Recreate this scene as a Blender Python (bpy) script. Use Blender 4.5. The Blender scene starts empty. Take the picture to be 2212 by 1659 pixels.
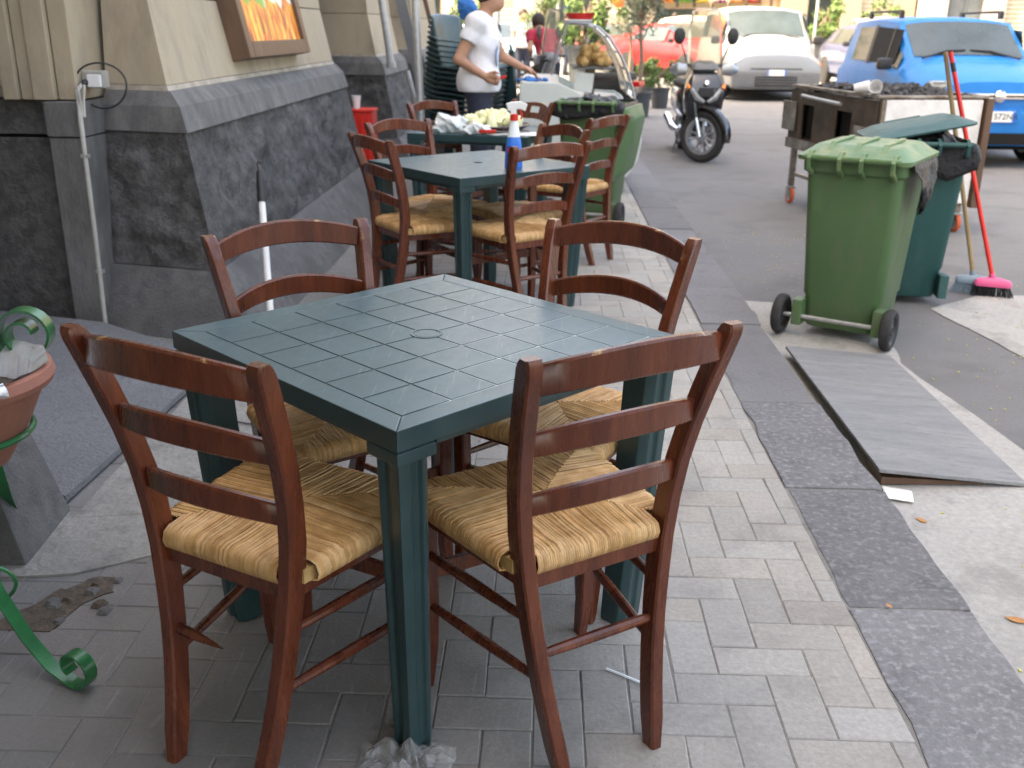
import bpy, bmesh, math, random
import numpy as np
from mathutils import Vector, Matrix, noise

random.seed(7); np.random.seed(7)
R = math.radians
scn = bpy.context.scene
COL = scn.collection

# ------------------------------------------------------------------ camera
CAM_H = 1.3691; CAM_P = 0.34644; CAM_ROLL = 0.010; CAM_YAW = 0.02942; FPX = 2127.18; IMW = 2212.0; IMH = 1659.0
def cam_basis():
    cy, sy = math.cos(CAM_YAW), math.sin(CAM_YAW); cp, sp = math.cos(CAM_P), math.sin(CAM_P)
    f = Vector((-sy*cp, cy*cp, -sp)); r = Vector((cy, sy, 0)); u = r.cross(f)
    cr, sr = math.cos(CAM_ROLL), math.sin(CAM_ROLL)
    return cr*r+sr*u, -sr*r+cr*u, f
_r, _u, _f = cam_basis()
cd = bpy.data.cameras.new('camera'); cam = bpy.data.objects.new('camera', cd); COL.objects.link(cam)
M = Matrix((( _r.x, _u.x, -_f.x, 0), (_r.y, _u.y, -_f.y, 0), (_r.z, _u.z, -_f.z, CAM_H), (0, 0, 0, 1)))
cam.matrix_world = M
cd.sensor_fit = 'HORIZONTAL'; cd.angle = 2*math.atan(IMW/2/FPX); cd.clip_start = .05; cd.clip_end = 600
cd.dof.use_dof = True; cd.dof.focus_distance = 2.1; cd.dof.aperture_fstop = 5.6
scn.camera = cam

# ------------------------------------------------------------------ sky, sun, exposure
SUN_EL = R(56); SUN_DIR = Vector((-.94, -.34, 0)).normalized()      # horizontal direction towards the sun
w = bpy.data.worlds.new('World'); scn.world = w; w.use_nodes = True
nt = w.node_tree; nt.nodes.clear()
out = nt.nodes.new('ShaderNodeOutputWorld'); bg = nt.nodes.new('ShaderNodeBackground'); sk = nt.nodes.new('ShaderNodeTexSky')
sk.sky_type = 'NISHITA'; sk.sun_disc = False; sk.sun_elevation = SUN_EL
sk.sun_rotation = math.atan2(SUN_DIR.x, SUN_DIR.y); sk.air_density = 1.0; sk.dust_density = 5.5; sk.ozone_density = 1.0
bg.inputs['Strength'].default_value = .12
nt.links.new(sk.outputs[0], bg.inputs[0]); nt.links.new(bg.outputs[0], out.inputs[0])
sd = bpy.data.lights.new('sun', 'SUN'); sun = bpy.data.objects.new('sun', sd); COL.objects.link(sun)
sd.energy = 2.0; sd.angle = R(.5); sd.color = (1, .93, .82)
sv = Vector((SUN_DIR.x*math.cos(SUN_EL), SUN_DIR.y*math.cos(SUN_EL), math.sin(SUN_EL)))
sun.rotation_euler = sv.to_track_quat('Z', 'Y').to_euler(); sun.location = (0, 0, 30)
scn.view_settings.view_transform = 'Standard'; scn.view_settings.look = 'None'; scn.view_settings.gamma = 1
scn.view_settings.use_curve_mapping = False
scn.view_settings.exposure = 3.35
scn.view_settings.use_white_balance = True; scn.view_settings.white_balance_temperature = 8600; scn.view_settings.white_balance_tint = 11

# ------------------------------------------------------------------ pixel helpers (a pixel gives a direction only)
def ray(px):
    return _f + _r*((px[0]-IMW/2)/FPX) - _u*((px[1]-IMH/2)/FPX)
def onz(px, z=0.0):
    d = ray(px); t = (z-CAM_H)/d.z
    return Vector((d.x*t, d.y*t, z))
def road_z(x, y):
    return -.07 + .010*min(max(x-1.1, 0), 5) + .008*min(max(y-8, 0), 40)
def onroad(px):
    z = -.07
    for _ in range(30):
        g = onz(px, z); z = road_z(g.x, g.y)
    return onz(px, z)

# ------------------------------------------------------------------ mesh builder
class MB:
    def __init__(s): s.v = []; s.f = []; s.c = []; s.mi = []
    def add(s, vs, fs, col=None, mi=0):
        o = len(s.v); s.v += [tuple(v) for v in vs]
        for f in fs:
            s.f.append([i+o for i in f]); s.c.append(col); s.mi.append(mi)
    def box(s, c, size, rot=None, col=None, mi=0):
        x, y, z = size[0]/2, size[1]/2, size[2]/2; c = Vector(c)
        vs = [Vector((a*x, b*y, d*z)) for d in (-1, 1) for b in (-1, 1) for a in (-1, 1)]
        if rot is not None: vs = [rot @ v for v in vs]
        s.add([v+c for v in vs], [(0,2,3,1),(4,5,7,6),(0,1,5,4),(2,6,7,3),(0,4,6,2),(1,3,7,5)], col, mi)
        return s
    def hexa(s, b, t, col=None, mi=0):                # bottom 4 points ccw, top 4 points ccw
        s.add(list(b)+list(t), [(3,2,1,0),(4,5,6,7),(0,1,5,4),(1,2,6,5),(2,3,7,6),(3,0,4,7)], col, mi); return s
    def loft(s, rings, closed=True, cap=True, col=None, mi=0):
        n = len(rings[0]); vs = [p for r in rings for p in r]; fs = []
        for i in range(len(rings)-1):
            for j in range(n if closed else n-1):
                k = (j+1) % n
                fs.append((i*n+j, i*n+k, (i+1)*n+k, (i+1)*n+j))
        if cap and closed:
            fs.append(tuple(reversed(range(n)))); fs.append(tuple((len(rings)-1)*n+j for j in range(n)))
        s.add(vs, fs, col, mi); return s
    def tube(s, path, r, n=8, cap=True, col=None, mi=0, flat=1.0, up=None):
        path = [Vector(p) for p in path]; m = len(path)
        rs = r if isinstance(r, (list, tuple)) else [r]*m
        T = [(path[min(i+1, m-1)]-path[max(i-1, 0)]).normalized() for i in range(m)]
        a = Vector(up) if up else (Vector((0, 0, 1)) if abs(T[0].z) < .9 else Vector((1, 0, 0)))
        N = (a - T[0]*a.dot(T[0])).normalized(); rings = []
        for i in range(m):
            N = (N - T[i]*N.dot(T[i])).normalized(); B = T[i].cross(N)
            rings.append([path[i] + (B*math.cos(t)*rs[i] + N*math.sin(t)*rs[i]*flat) for t in [2*math.pi*k/n for k in range(n)]])
        return s.loft(rings, True, cap, col, mi)
    def sweep(s, path, sec, X, Y=None, scales=None, col=None, mi=0):
        # rectangular or polygonal section sec [(a,b)] in fixed axes X and per-point perpendicular
        path = [Vector(p) for p in path]; m = len(path); X = Vector(X); rings = []
        for i in range(m):
            T = (path[min(i+1, m-1)]-path[max(i-1, 0)]).normalized()
            Xi = (X - T*X.dot(T)).normalized(); Yi = T.cross(Xi)
            k = scales[i] if scales else 1
            rings.append([path[i]+Xi*a*k+Yi*b*k for a, b in sec])
        return s.loft(rings, True, True, col, mi)
    def lathe(s, prof, n=24, M=None, col=None, mi=0, cap=True):
        rings = [[Vector((r*math.cos(2*math.pi*k/n), r*math.sin(2*math.pi*k/n), z)) for k in range(n)] for r, z in prof]
        if M is not None: rings = [[M @ p for p in r] for r in rings]
        return s.loft(rings, True, cap, col, mi)
    def prism(s, poly, h0, h1, fn=None, col=None, mi=0):
        fn = fn or (lambda a, b, h: Vector((a, b, h)))
        return s.loft([[fn(a, b, h0) for a, b in poly], [fn(a, b, h1) for a, b in poly]], True, True, col, mi)
    def grid(s, fn, nu, nv, col=None, mi=0):
        vs = [fn(i/nu, j/nv) for j in range(nv+1) for i in range(nu+1)]
        s.add(vs, [(j*(nu+1)+i, j*(nu+1)+i+1, (j+1)*(nu+1)+i+1, (j+1)*(nu+1)+i) for j in range(nv) for i in range(nu)], col, mi); return s
    def mesh(s, name, mats, bevel=0, seg=2, smooth=35, fixn=True):
        me = bpy.data.meshes.new(name); me.from_pydata(s.v, [], s.f); me.update()
        for m in (mats if isinstance(mats, (list, tuple)) else [mats]): me.materials.append(m)
        if any(s.mi):
            for p, k in zip(me.polygons, s.mi): p.material_index = k
        if any(c is not None for c in s.c):
            at = me.color_attributes.new('Col', 'FLOAT_COLOR', 'CORNER'); arr = np.ones((len(me.loops), 4), np.float32)
            for p, c in zip(me.polygons, s.c):
                if c is not None: arr[p.loop_start:p.loop_start+p.loop_total, :3] = c
            at.data.foreach_set('color', arr.ravel())
        if bevel or fixn:
            bm = bmesh.new(); bm.from_mesh(me)
            if fixn: bmesh.ops.recalc_face_normals(bm, faces=bm.faces)
            if bevel:
                es = [e for e in bm.edges if len(e.link_faces) == 2 and e.calc_face_angle(0) > R(28)]
                bmesh.ops.bevel(bm, geom=es, offset=bevel, segments=seg, affect='EDGES', clamp_overlap=True, profile=.6)
            bm.to_mesh(me); bm.free()
        if smooth:
            me.polygons.foreach_set('use_smooth', [True]*len(me.polygons)); me.set_sharp_from_angle(angle=R(smooth))
        if bevel: me['wn'] = 1
        me.update(); return me
    def build(s, name, mats, parent=None, bevel=0, seg=2, smooth=35, fixn=True):
        return obj(name, s.mesh(name, mats, bevel, seg, smooth, fixn), parent)

def obj(name, me, parent=None, loc=None, rotz=None):
    o = bpy.data.objects.new(name, me); COL.objects.link(o)
    if me is not None and me.get('wn'):
        wn = o.modifiers.new('wn', 'WEIGHTED_NORMAL'); wn.keep_sharp = True; wn.weight = 60
    if parent: o.parent = parent
    if loc is not None: o.location = loc
    if rotz is not None: o.rotation_euler = (0, 0, rotz)
    return o
def tag(o, label=None, cat=None, group=None, kind=None):
    if label: o['label'] = label
    if cat: o['category'] = cat
    if group: o['group'] = group
    if kind: o['kind'] = kind
    return o
def thing(name, label, cat, loc=(0, 0, 0), rotz=0.0, group=None):
    o = obj(name, None, None, loc, rotz); o.empty_display_size = .05
    return tag(o, label, cat, group)
def struct(name, mb, m, **k):
    return tag(mb.build(name, m, None, **k), kind='structure')
def dup(root, label, loc=None, rotz=None, group=None):
    def cp(o, par):
        c = o.copy(); COL.objects.link(c); c.parent = par
        for ch in o.children: cp(ch, c)
        return c
    r = cp(root, None); r['label'] = label
    if group: r['group'] = group
    if loc is not None: r.location = loc
    if rotz is not None: r.rotation_euler = (0, 0, rotz)
    return r

# smooth blended solids: signed distance fields polygonised with surface nets
def sdf_mesh(name, fn, lo, hi, h, mats, smooth=True):
    lo = np.array(lo, float); hi = np.array(hi, float); n = np.ceil((hi-lo)/h).astype(int)+1
    ax = [lo[i]+h*np.arange(n[i]) for i in range(3)]
    X, Y, Z = np.meshgrid(*ax, indexing='ij'); D = fn(X, Y, Z).astype(np.float64)
    ins = D < 0
    c = [ins[a:n[0]-1+a, b:n[1]-1+b, d:n[2]-1+d] for a in (0, 1) for b in (0, 1) for d in (0, 1)]
    tot = sum(x.astype(int) for x in c); act = (tot > 0) & (tot < 8)
    idx = -np.ones(act.shape, int); ii = np.argwhere(act); idx[act] = np.arange(len(ii))
    P = np.zeros((len(ii), 3)); cnt = np.zeros(len(ii)); corners = [(a, b, d) for a in (0, 1) for b in (0, 1) for d in (0, 1)]
    for p in range(8):
        for q in range(p+1, 8):
            A, B = corners[p], corners[q]
            if sum(abs(A[k]-B[k]) for k in range(3)) != 1: continue
            da = D[ii[:, 0]+A[0], ii[:, 1]+A[1], ii[:, 2]+A[2]]; db = D[ii[:, 0]+B[0], ii[:, 1]+B[1], ii[:, 2]+B[2]]
            m = (da < 0) != (db < 0); t = np.where(m, da/np.where(m, da-db, 1), 0)
            for k in range(3): P[:, k] += np.where(m, A[k]+t*(B[k]-A[k]), 0)
            cnt += m
    V = lo + h*(ii + P/np.maximum(cnt, 1)[:, None]); F = []
    for axs in range(3):
        o1, o2 = (axs+1) % 3, (axs+2) % 3
        s0 = [slice(None)]*3; s1 = [slice(None)]*3; s0[axs] = slice(0, -1); s1[axs] = slice(1, None)
        ch = ins[tuple(s0)] != ins[tuple(s1)]; e = np.argwhere(ch)
        e = e[(e[:, o1] > 0) & (e[:, o2] > 0) & (e[:, o1] < n[o1]-1) & (e[:, o2] < n[o2]-1)]
        if not len(e): continue
        def at(d1, d2):
            k = e.copy(); k[:, o1] += d1; k[:, o2] += d2; return idx[k[:, 0], k[:, 1], k[:, 2]]
        q = np.stack([at(-1, -1), at(0, -1), at(0, 0), at(-1, 0)], 1)
        fl = ins[e[:, 0], e[:, 1], e[:, 2]]; q[~fl] = q[~fl][:, ::-1]; F.append(q)
    F = np.concatenate(F); me = bpy.data.meshes.new(name); me.from_pydata(V.tolist(), [], F.tolist())
    for m in (mats if isinstance(mats, (list, tuple)) else [mats]): me.materials.append(m)
    me.polygons.foreach_set('use_smooth', [smooth]*len(me.polygons)); me.update(); return me
def capsule(X, Y, Z, a, b, ra, rb):
    a = np.array(a, float); b = np.array(b, float); d = b-a; L = (d@d) or 1e-9
    t = np.clip(((X-a[0])*d[0]+(Y-a[1])*d[1]+(Z-a[2])*d[2])/L, 0, 1)
    return np.sqrt((X-a[0]-t*d[0])**2+(Y-a[1]-t*d[1])**2+(Z-a[2]-t*d[2])**2) - (ra+(rb-ra)*t)
def ellip(X, Y, Z, c, r):
    k = np.sqrt(((X-c[0])/r[0])**2+((Y-c[1])/r[1])**2+((Z-c[2])/r[2])**2); return (k-1)*min(r)
def smin(a, b, k):
    h = np.clip(.5+.5*(b-a)/k, 0, 1); return b+(a-b)*h-k*h*(1-h)
def sunion(ds, k):
    d = ds[0]
    for e in ds[1:]: d = smin(d, e, k)
    return d

# ------------------------------------------------------------------ materials
def mat(name, col, rough=.5, col2=None, scale=6.0, bump=0.0, bscale=40.0, metal=0.0, coat=0.0, stretch=(1, 1, 1), spec=.5,
        dirt=None, dscale=3.0, damt=.5, attr=False, trans=0.0, ior=1.45, emit=None, estr=0.0, bdist=.01, rvar=.12, alpha=1.0, oprand=0.0, contrast=(.35, .65), sheen=0):
    m = bpy.data.materials.new(name); m.use_nodes = True; nt = m.node_tree; N = nt.nodes; L = nt.links
    b = N['Principled BSDF']; b.inputs['Metallic'].default_value = metal; b.inputs['Coat Weight'].default_value = coat
    b.inputs['Coat Roughness'].default_value = .15; b.inputs['Specular IOR Level'].default_value = spec
    b.inputs['Transmission Weight'].default_value = trans; b.inputs['IOR'].default_value = ior; b.inputs['Alpha'].default_value = alpha
    if sheen: b.inputs['Sheen Weight'].default_value = sheen
    tc = N.new('ShaderNodeTexCoord'); mp = N.new('ShaderNodeMapping'); mp.inputs['Scale'].default_value = stretch
    L.new(tc.outputs['Object'], mp.inputs['Vector'])
    def nz(sc, det=5, ro=.6):
        n = N.new('ShaderNodeTexNoise'); n.inputs['Scale'].default_value = sc; n.inputs['Detail'].default_value = det
        n.inputs['Roughness'].default_value = ro; L.new(mp.outputs[0], n.inputs['Vector']); return n
    def mix(f, a, c2, blend='MIX'):
        x = N.new('ShaderNodeMix'); x.data_type = 'RGBA'; x.blend_type = blend
        if hasattr(f, 'links'): L.new(f, x.inputs[0])
        else: x.inputs[0].default_value = f
        for k, v in ((6, a), (7, c2)):
            if hasattr(v, 'links'): L.new(v, x.inputs[k])
            else: x.inputs[k].default_value = (*v, 1)
        return x.outputs[2]
    def ramp(src, lo, hi):
        r = N.new('ShaderNodeMapRange'); r.inputs[1].default_value = lo; r.inputs[2].default_value = hi; L.new(src, r.inputs[0]); return r.outputs[0]
    cur = None
    if col2 is not None: cur = mix(ramp(nz(scale).outputs[0], *contrast), col, col2)
    if attr:
        a = N.new('ShaderNodeVertexColor'); a.layer_name = 'Col'; cur = mix(1.0, cur if cur is not None else col, a.outputs[0], 'MULTIPLY')
    if dirt is not None:
        cur = mix(mathn(N, L, ramp(nz(dscale, 7, .65).outputs[0], .48, .7), damt), cur if cur is not None else col, dirt)
    if oprand:
        oi = N.new('ShaderNodeObjectInfo'); hs = N.new('ShaderNodeHueSaturation')
        L.new(ramp2(N, L, oi.outputs['Random'], 1-oprand, 1+oprand), hs.inputs['Value'])
        if cur is not None: L.new(cur, hs.inputs['Color'])
        else: hs.inputs['Color'].default_value = (*col, 1)
        cur = hs.outputs[0]
    if cur is None: b.inputs['Base Color'].default_value = (*col, 1)
    else: L.new(cur, b.inputs['Base Color'])
    b.inputs['Roughness'].default_value = rough
    if rvar: L.new(ramp2(N, L, nz(scale*2.3).outputs[0], max(0, rough-rvar), min(1, rough+rvar)), b.inputs['Roughness'])
    if bump:
        bp = N.new('ShaderNodeBump'); bp.inputs['Strength'].default_value = bump; bp.inputs['Distance'].default_value = bdist
        L.new(nz(bscale, 6, .65).outputs[0], bp.inputs['Height']); L.new(bp.outputs[0], b.inputs['Normal'])
    if emit is not None:
        b.inputs['Emission Color'].default_value = (*emit, 1); b.inputs['Emission Strength'].default_value = estr
    return m
def mathn(N, L, src, k):
    x = N.new('ShaderNodeMath'); x.operation = 'MULTIPLY'; L.new(src, x.inputs[0]); x.inputs[1].default_value = k; return x.outputs[0]
def ramp2(N, L, src, a, b):
    r = N.new('ShaderNodeMapRange'); r.inputs[3].default_value = a; r.inputs[4].default_value = b; L.new(src, r.inputs[0]); return r.outputs[0]

M_ = {}
def wood_material():
    m = mat('varnished_wood', (.150, .037, .016), .28, (.078, .019, .010), 9, .12, 60, coat=.25, stretch=(3, 3, .35), oprand=.10, bdist=.004)
    # bare timber where the varnish is worn off the post tops
    nt = m.node_tree; N = nt.nodes; L = nt.links; b = N['Principled BSDF']; src = b.inputs['Base Color'].links[0].from_socket
    at = N.new('ShaderNodeVertexColor'); at.layer_name = 'Col'
    tc = N.new('ShaderNodeTexCoord'); nz = N.new('ShaderNodeTexNoise'); nz.inputs['Scale'].default_value = 38; nz.inputs['Detail'].default_value = 5
    L.new(tc.outputs['Object'], nz.inputs['Vector'])
    sx = N.new('ShaderNodeSeparateXYZ'); L.new(tc.outputs['Object'], sx.inputs[0])
    sn = N.new('ShaderNodeSeparateXYZ'); L.new(tc.outputs['Normal'], sn.inputs[0])
    mr = N.new('ShaderNodeMapRange'); mr.inputs[1].default_value = .30; mr.inputs[2].default_value = .55; L.new(sn.outputs[2], mr.inputs[0])
    nz.inputs['Scale'].default_value = 26; nz.inputs['Roughness'].default_value = .7
    m1 = N.new('ShaderNodeMapRange'); m1.inputs[1].default_value = .565; m1.inputs[2].default_value = .64; L.new(nz.outputs[0], m1.inputs[0])
    m2 = N.new('ShaderNodeMapRange'); m2.inputs[1].default_value = .80; m2.inputs[2].default_value = .84; L.new(sx.outputs[2], m2.inputs[0])
    a = N.new('ShaderNodeMath'); a.operation = 'MULTIPLY'; L.new(mr.outputs[0], a.inputs[0]); L.new(m1.outputs[0], a.inputs[1])
    c = N.new('ShaderNodeMath'); c.operation = 'MULTIPLY'; L.new(a.outputs[0], c.inputs[0]); L.new(m2.outputs[0], c.inputs[1])
    mx = N.new('ShaderNodeMix'); mx.data_type = 'RGBA'; L.new(c.outputs[0], mx.inputs[0]); L.new(src, mx.inputs[6]); mx.inputs[7].default_value = (.42, .27, .12, 1)
    L.new(mx.outputs[2], b.inputs['Base Color']); return m
M_['wood'] = wood_material()
M_['straw'] = mat('rush_straw', (1, 1, 1), .55, (.72, .66, .56), 30, .25, 160, attr=True, stretch=(1, 1, 1), bdist=.002)
M_['tplastic'] = mat('dark_green_plastic', (.013, .042, .046), .33, (.017, .050, .053), 14, .10, 500, spec=.7, dirt=(.05, .085, .088), dscale=9, damt=.25, bdist=.001)
def add_dust(m, col, amt, lo=.75, hi=.95, sc=7):
    N = m.node_tree.nodes; L = m.node_tree.links; b = N['Principled BSDF']; src = b.inputs['Base Color'].links[0].from_socket
    g = N.new('ShaderNodeNewGeometry'); s = N.new('ShaderNodeSeparateXYZ'); L.new(g.outputs['Normal'], s.inputs[0])
    r = N.new('ShaderNodeMapRange'); r.inputs[1].default_value = lo; r.inputs[2].default_value = hi; L.new(s.outputs[2], r.inputs[0])
    n = N.new('ShaderNodeTexNoise'); n.inputs['Scale'].default_value = sc; n.inputs['Detail'].default_value = 8; n.inputs['Roughness'].default_value = .7; L.new(g.outputs['Position'], n.inputs['Vector'])
    q = N.new('ShaderNodeMapRange'); q.inputs[1].default_value = .25; q.inputs[2].default_value = .75; q.inputs[3].default_value = amt*.55; q.inputs[4].default_value = amt; L.new(n.outputs[0], q.inputs[0])
    k = N.new('ShaderNodeMath'); k.operation = 'MULTIPLY'; L.new(r.outputs[0], k.inputs[0]); L.new(q.outputs[0], k.inputs[1])
    x = N.new('ShaderNodeMix'); x.data_type = 'RGBA'; L.new(k.outputs[0], x.inputs[0]); L.new(src, x.inputs[6]); x.inputs[7].default_value = (*col, 1); L.new(x.outputs[2], b.inputs['Base Color'])
    # fine scratches in two directions
    prev = x.outputs[2]
    for ro, sc_ in ((.4, (70, 3, 1)), (-.9, (60, 2.5, 1))):
        mp = N.new('ShaderNodeMapping'); mp.inputs['Scale'].default_value = sc_; mp.inputs['Rotation'].default_value = (0, 0, ro); L.new(g.outputs['Position'], mp.inputs[0])
        ns = N.new('ShaderNodeTexNoise'); ns.inputs['Scale'].default_value = 2; ns.inputs['Detail'].default_value = 3; L.new(mp.outputs[0], ns.inputs['Vector'])
        rs = N.new('ShaderNodeMapRange'); rs.inputs[1].default_value = .66; rs.inputs[2].default_value = .72; rs.inputs[4].default_value = .35; L.new(ns.outputs[0], rs.inputs[0])
        kk = N.new('ShaderNodeMath'); kk.operation = 'MULTIPLY'; L.new(rs.outputs[0], kk.inputs[0]); L.new(r.outputs[0], kk.inputs[1])
        y = N.new('ShaderNodeMix'); y.data_type = 'RGBA'; L.new(kk.outputs[0], y.inputs[0]); L.new(prev, y.inputs[6]); y.inputs[7].default_value = (.26, .31, .32, 1); prev = y.outputs[2]
    L.new(prev, b.inputs['Base Color'])
add_dust(M_['tplastic'], (.085, .155, .175), .9, sc=5)
M_['bin_green'] = mat('green_bin_plastic', (.075, .150, .062), .45, (.088, .165, .072), 4, .06, 200, dirt=(.14, .15, .10), dscale=6, damt=.7, stretch=(1, 1, .35))
M_['bin_lid'] = mat('bin_lid_plastic', (.095, .185, .08), .42, (.115, .21, .095), 6, .05, 200, dirt=(.32, .31, .15), dscale=8, damt=.75)
M_['bin_teal'] = mat('teal_bin_plastic', (.010, .070, .068), .55, (.014, .085, .08), 4, .06, 200, dirt=(.045, .10, .10), dscale=7, damt=.7, stretch=(1, 1, .35))
M_['rubber'] = mat('black_rubber', (.022, .022, .023), .8, (.04, .04, .04), 20, .2, 120)
M_['blackplastic'] = mat('black_plastic', (.02, .02, .022), .45, (.03, .03, .032), 10)
M_['bag'] = mat('black_bin_bag', (.009, .009, .011), .30, (.014, .014, .017), 8, .7, 22, bdist=.03, spec=.32)
M_['lava'] = mat('lava_stone', (.072, .070, .071), .88, (.128, .125, .124), 16, 1.0, 40, bdist=.025, contrast=(.38, .62), dirt=(.045, .044, .045), dscale=2.5, damt=.6)
M_['lava_smooth'] = mat('dressed_lava_stone', (.095, .094, .096), .85, (.155, .153, .152), 14, .8, 70, dirt=(.05, .05, .05), dscale=3.5, damt=.75)
M_['lava_ledge'] = mat('ledge_stone', (.11, .108, .108), .85, (.175, .17, .166), 10, .7, 75, dirt=(.055, .053, .052), dscale=3.5, damt=.7, stretch=(1, 1, .4))
M_['cream'] = mat('cream_stone', (.385, .315, .225), .85, (.44, .37, .275), 3, .3, 45, dirt=(.22, .18, .13), dscale=3, damt=.75, stretch=(1, 1, .4))
M_['mortar'] = mat('mortar', (.45, .40, .33), .9, (.30, .26, .21), 10, .4, 60)
M_['steel'] = mat('stained_steel', (.42, .38, .34), .38, (.16, .12, .09), 6, .1, 60, metal=.85, dirt=(.07, .05, .04), dscale=4, damt=.8)
M_['galv'] = mat('galvanised_steel', (.50, .51, .52), .42, (.40, .41, .42), 20, .05, 80, metal=.7)
M_['soot'] = mat('sooty_steel', (.055, .048, .042), .7, (.12, .095, .075), 6, .3, 50, metal=.3, dirt=(.16, .08, .05), dscale=5, damt=.6)
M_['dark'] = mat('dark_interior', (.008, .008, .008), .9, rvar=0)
M_['whitepaint'] = mat('white_paint', (.82, .80, .78), .45, (.74, .72, .70), 5, .1, 60, dirt=(.34, .30, .28), dscale=9, damt=.35)
M_['white'] = mat('white_plastic', (.78, .78, .77), .4, (.72, .72, .72), 8)
M_['greywhite'] = mat('pale_counter_plastic', (.60, .64, .60), .38, (.55, .59, .56), 4)
M_['chrome'] = mat('chrome', (.82, .82, .84), .14, metal=1, rvar=0)
M_['alu'] = mat('alloy', (.46, .47, .50), .34, (.40, .41, .43), 10, metal=.8)
M_['glass'] = mat('clear_glass', (.96, .98, .97), .02, trans=1.0, ior=1.12, rvar=0, spec=.6)
M_['screen'] = mat('tinted_windscreen', (.72, .70, .62), .06, trans=.88, ior=1.08, rvar=0)
M_['carglass'] = mat('car_window_glass', (.06, .08, .08), .04, (.035, .05, .045), 2, spec=.7, coat=.25, rvar=0, metal=.2)
M_['carglass_beige'] = mat('beige_car_window', (.32, .28, .18), .12, (.24, .21, .14), 3, spec=.9, coat=.5, rvar=0)  # beige glass colour for the navy car
M_['silver'] = mat('silver_car_paint', (.26, .275, .29), .32, metal=.2, coat=.3, rvar=.05)
M_['bluepaint'] = mat('blue_car_paint', (.004, .17, .50), .35, (.006, .185, .54), 5, coat=.08, rvar=.05, spec=.22)
M_['redpaint'] = mat('red_car_paint', (.25, .011, .013), .28, coat=.3, rvar=.05)
M_['maroonpaint'] = mat('maroon_car_paint', (.16, .014, .022), .28, coat=.7, rvar=.05)
M_['navypaint'] = mat('navy_car_paint', (.03, .05, .12), .25, coat=.8, rvar=.05)
M_['paleblue'] = mat('pale_blue_car_paint', (.40, .58, .66), .3, coat=.7, rvar=.05)
M_['tanpaint'] = mat('sand_car_paint', (.50, .46, .38), .3, coat=.6, rvar=.05)
M_['bumper'] = mat('grey_bumper_plastic', (.13, .135, .145), .5, (.16, .165, .17), 6)
M_['blackpaint'] = mat('black_scooter_paint', (.012, .012, .015), .16, coat=.9, rvar=.03)
M_['lamp'] = mat('headlamp_glass', (.34, .34, .33), .08, (.16, .16, .16), 20, metal=.3, coat=.6, rvar=0)
M_['amber'] = mat('amber_lens', (.85, .25, .05), .2, rvar=0)
M_['redlens'] = mat('red_lens', (.55, .02, .02), .2, rvar=0)
M_['plate'] = mat('plate_white', (.82, .82, .82), .4, rvar=0)
M_['plateblue'] = mat('plate_blue', (.02, .16, .60), .4, rvar=0)
M_['ink'] = mat('black_ink', (.02, .02, .02), .6, rvar=0)
M_['skin'] = mat('skin', (.43, .22, .14), .5, (.50, .27, .18), 12, .1, 150)
M_['tee'] = mat('white_cotton', (.80, .80, .83), .85, (.74, .74, .79), 5, .5, 9, bdist=.03)
M_['teeprint'] = mat('pale_blue_print', (.45, .60, .80), .85, rvar=0)
M_['denim'] = mat('dark_denim', (.020, .024, .045), .85, (.035, .04, .065), 10, .4, 60)
M_['hair'] = mat('dark_hair', (.02, .014, .01), .55, (.04, .03, .02), 30, .6, 90)
M_['red'] = mat('red_plastic', (.72, .03, .02), .4, (.62, .025, .02), 6)
M_['orange'] = mat('orange_wheel_rubber', (.72, .14, .05), .6, (.5, .1, .04), 10)
M_['bluecloth'] = mat('blue_cloth', (.02, .14, .42), .9, (.03, .2, .52), 10, .5, 30)
M_['ironGreen'] = mat('green_enamel', (.010, .20, .055), .32, (.006, .10, .035), 7, .1, 60, coat=.4, dirt=(.02, .05, .03), dscale=6, damt=.5)
M_['terra'] = mat('terracotta', (.36, .15, .105), .8, (.30, .12, .085), 8, .2, 60, dirt=(.35, .20, .15), dscale=8, damt=.5)
M_['foil'] = mat('silver_liner', (.78, .79, .81), .22, (.66, .67, .69), 30, .25, 20, metal=.4, bdist=.006)
M_['paper'] = mat('white_paper', (.80, .80, .78), .8, (.74, .74, .72), 10, .2, 30)
M_['bagwhite'] = mat('white_carrier_bag', (.74, .78, .78), .35, (.66, .71, .72), 8, .6, 25, bdist=.015)
M_['aub'] = mat('aubergine_flesh', (.86, .82, .56), .55, (.78, .76, .42), 30, .2, 60)
M_['aubskin'] = mat('aubergine_skin', (.035, .012, .03), .25, (.06, .03, .02), 10)
M_['char'] = mat('charcoal', (.018, .018, .02), .9, (.10, .10, .105), 12, .8, 40)
M_['bread'] = mat('fried_rice_ball', (.52, .28, .09), .75, (.66, .42, .18), 18, .6, 60)
M_['leaf'] = mat('shrub_leaf', (.055, .105, .022), .6, (.09, .155, .04), 2.5, attr=True)
M_['olive'] = mat('olive_leaf', (.12, .15, .10), .6, (.20, .22, .16), 2.5, attr=True)
M_['bark'] = mat('bark', (.16, .12, .085), .9, (.25, .19, .13), 12, .8, 30)
M_['pot'] = mat('dark_plant_pot', (.035, .04, .048), .6, (.05, .055, .06), 8)
M_['soil'] = mat('soil', (.065, .052, .042), .95, (.13, .10, .075), 30, .8, 60)
M_['brass'] = mat('bare_broomstick', (.34, .25, .13), .6, (.26, .19, .10), 8, stretch=(3, 3, .4))
M_['pink'] = mat('pink_plastic', (.72, .10, .25), .45, rvar=0)
M_['greyblue'] = mat('grey_blue_plastic', (.18, .25, .31), .5, (.2, .28, .34), 8)
M_['frame'] = mat('brown_frame', (.10, .055, .035), .45, (.14, .08, .05), 5, .1, 60, stretch=(3, 3, .5))
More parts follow.
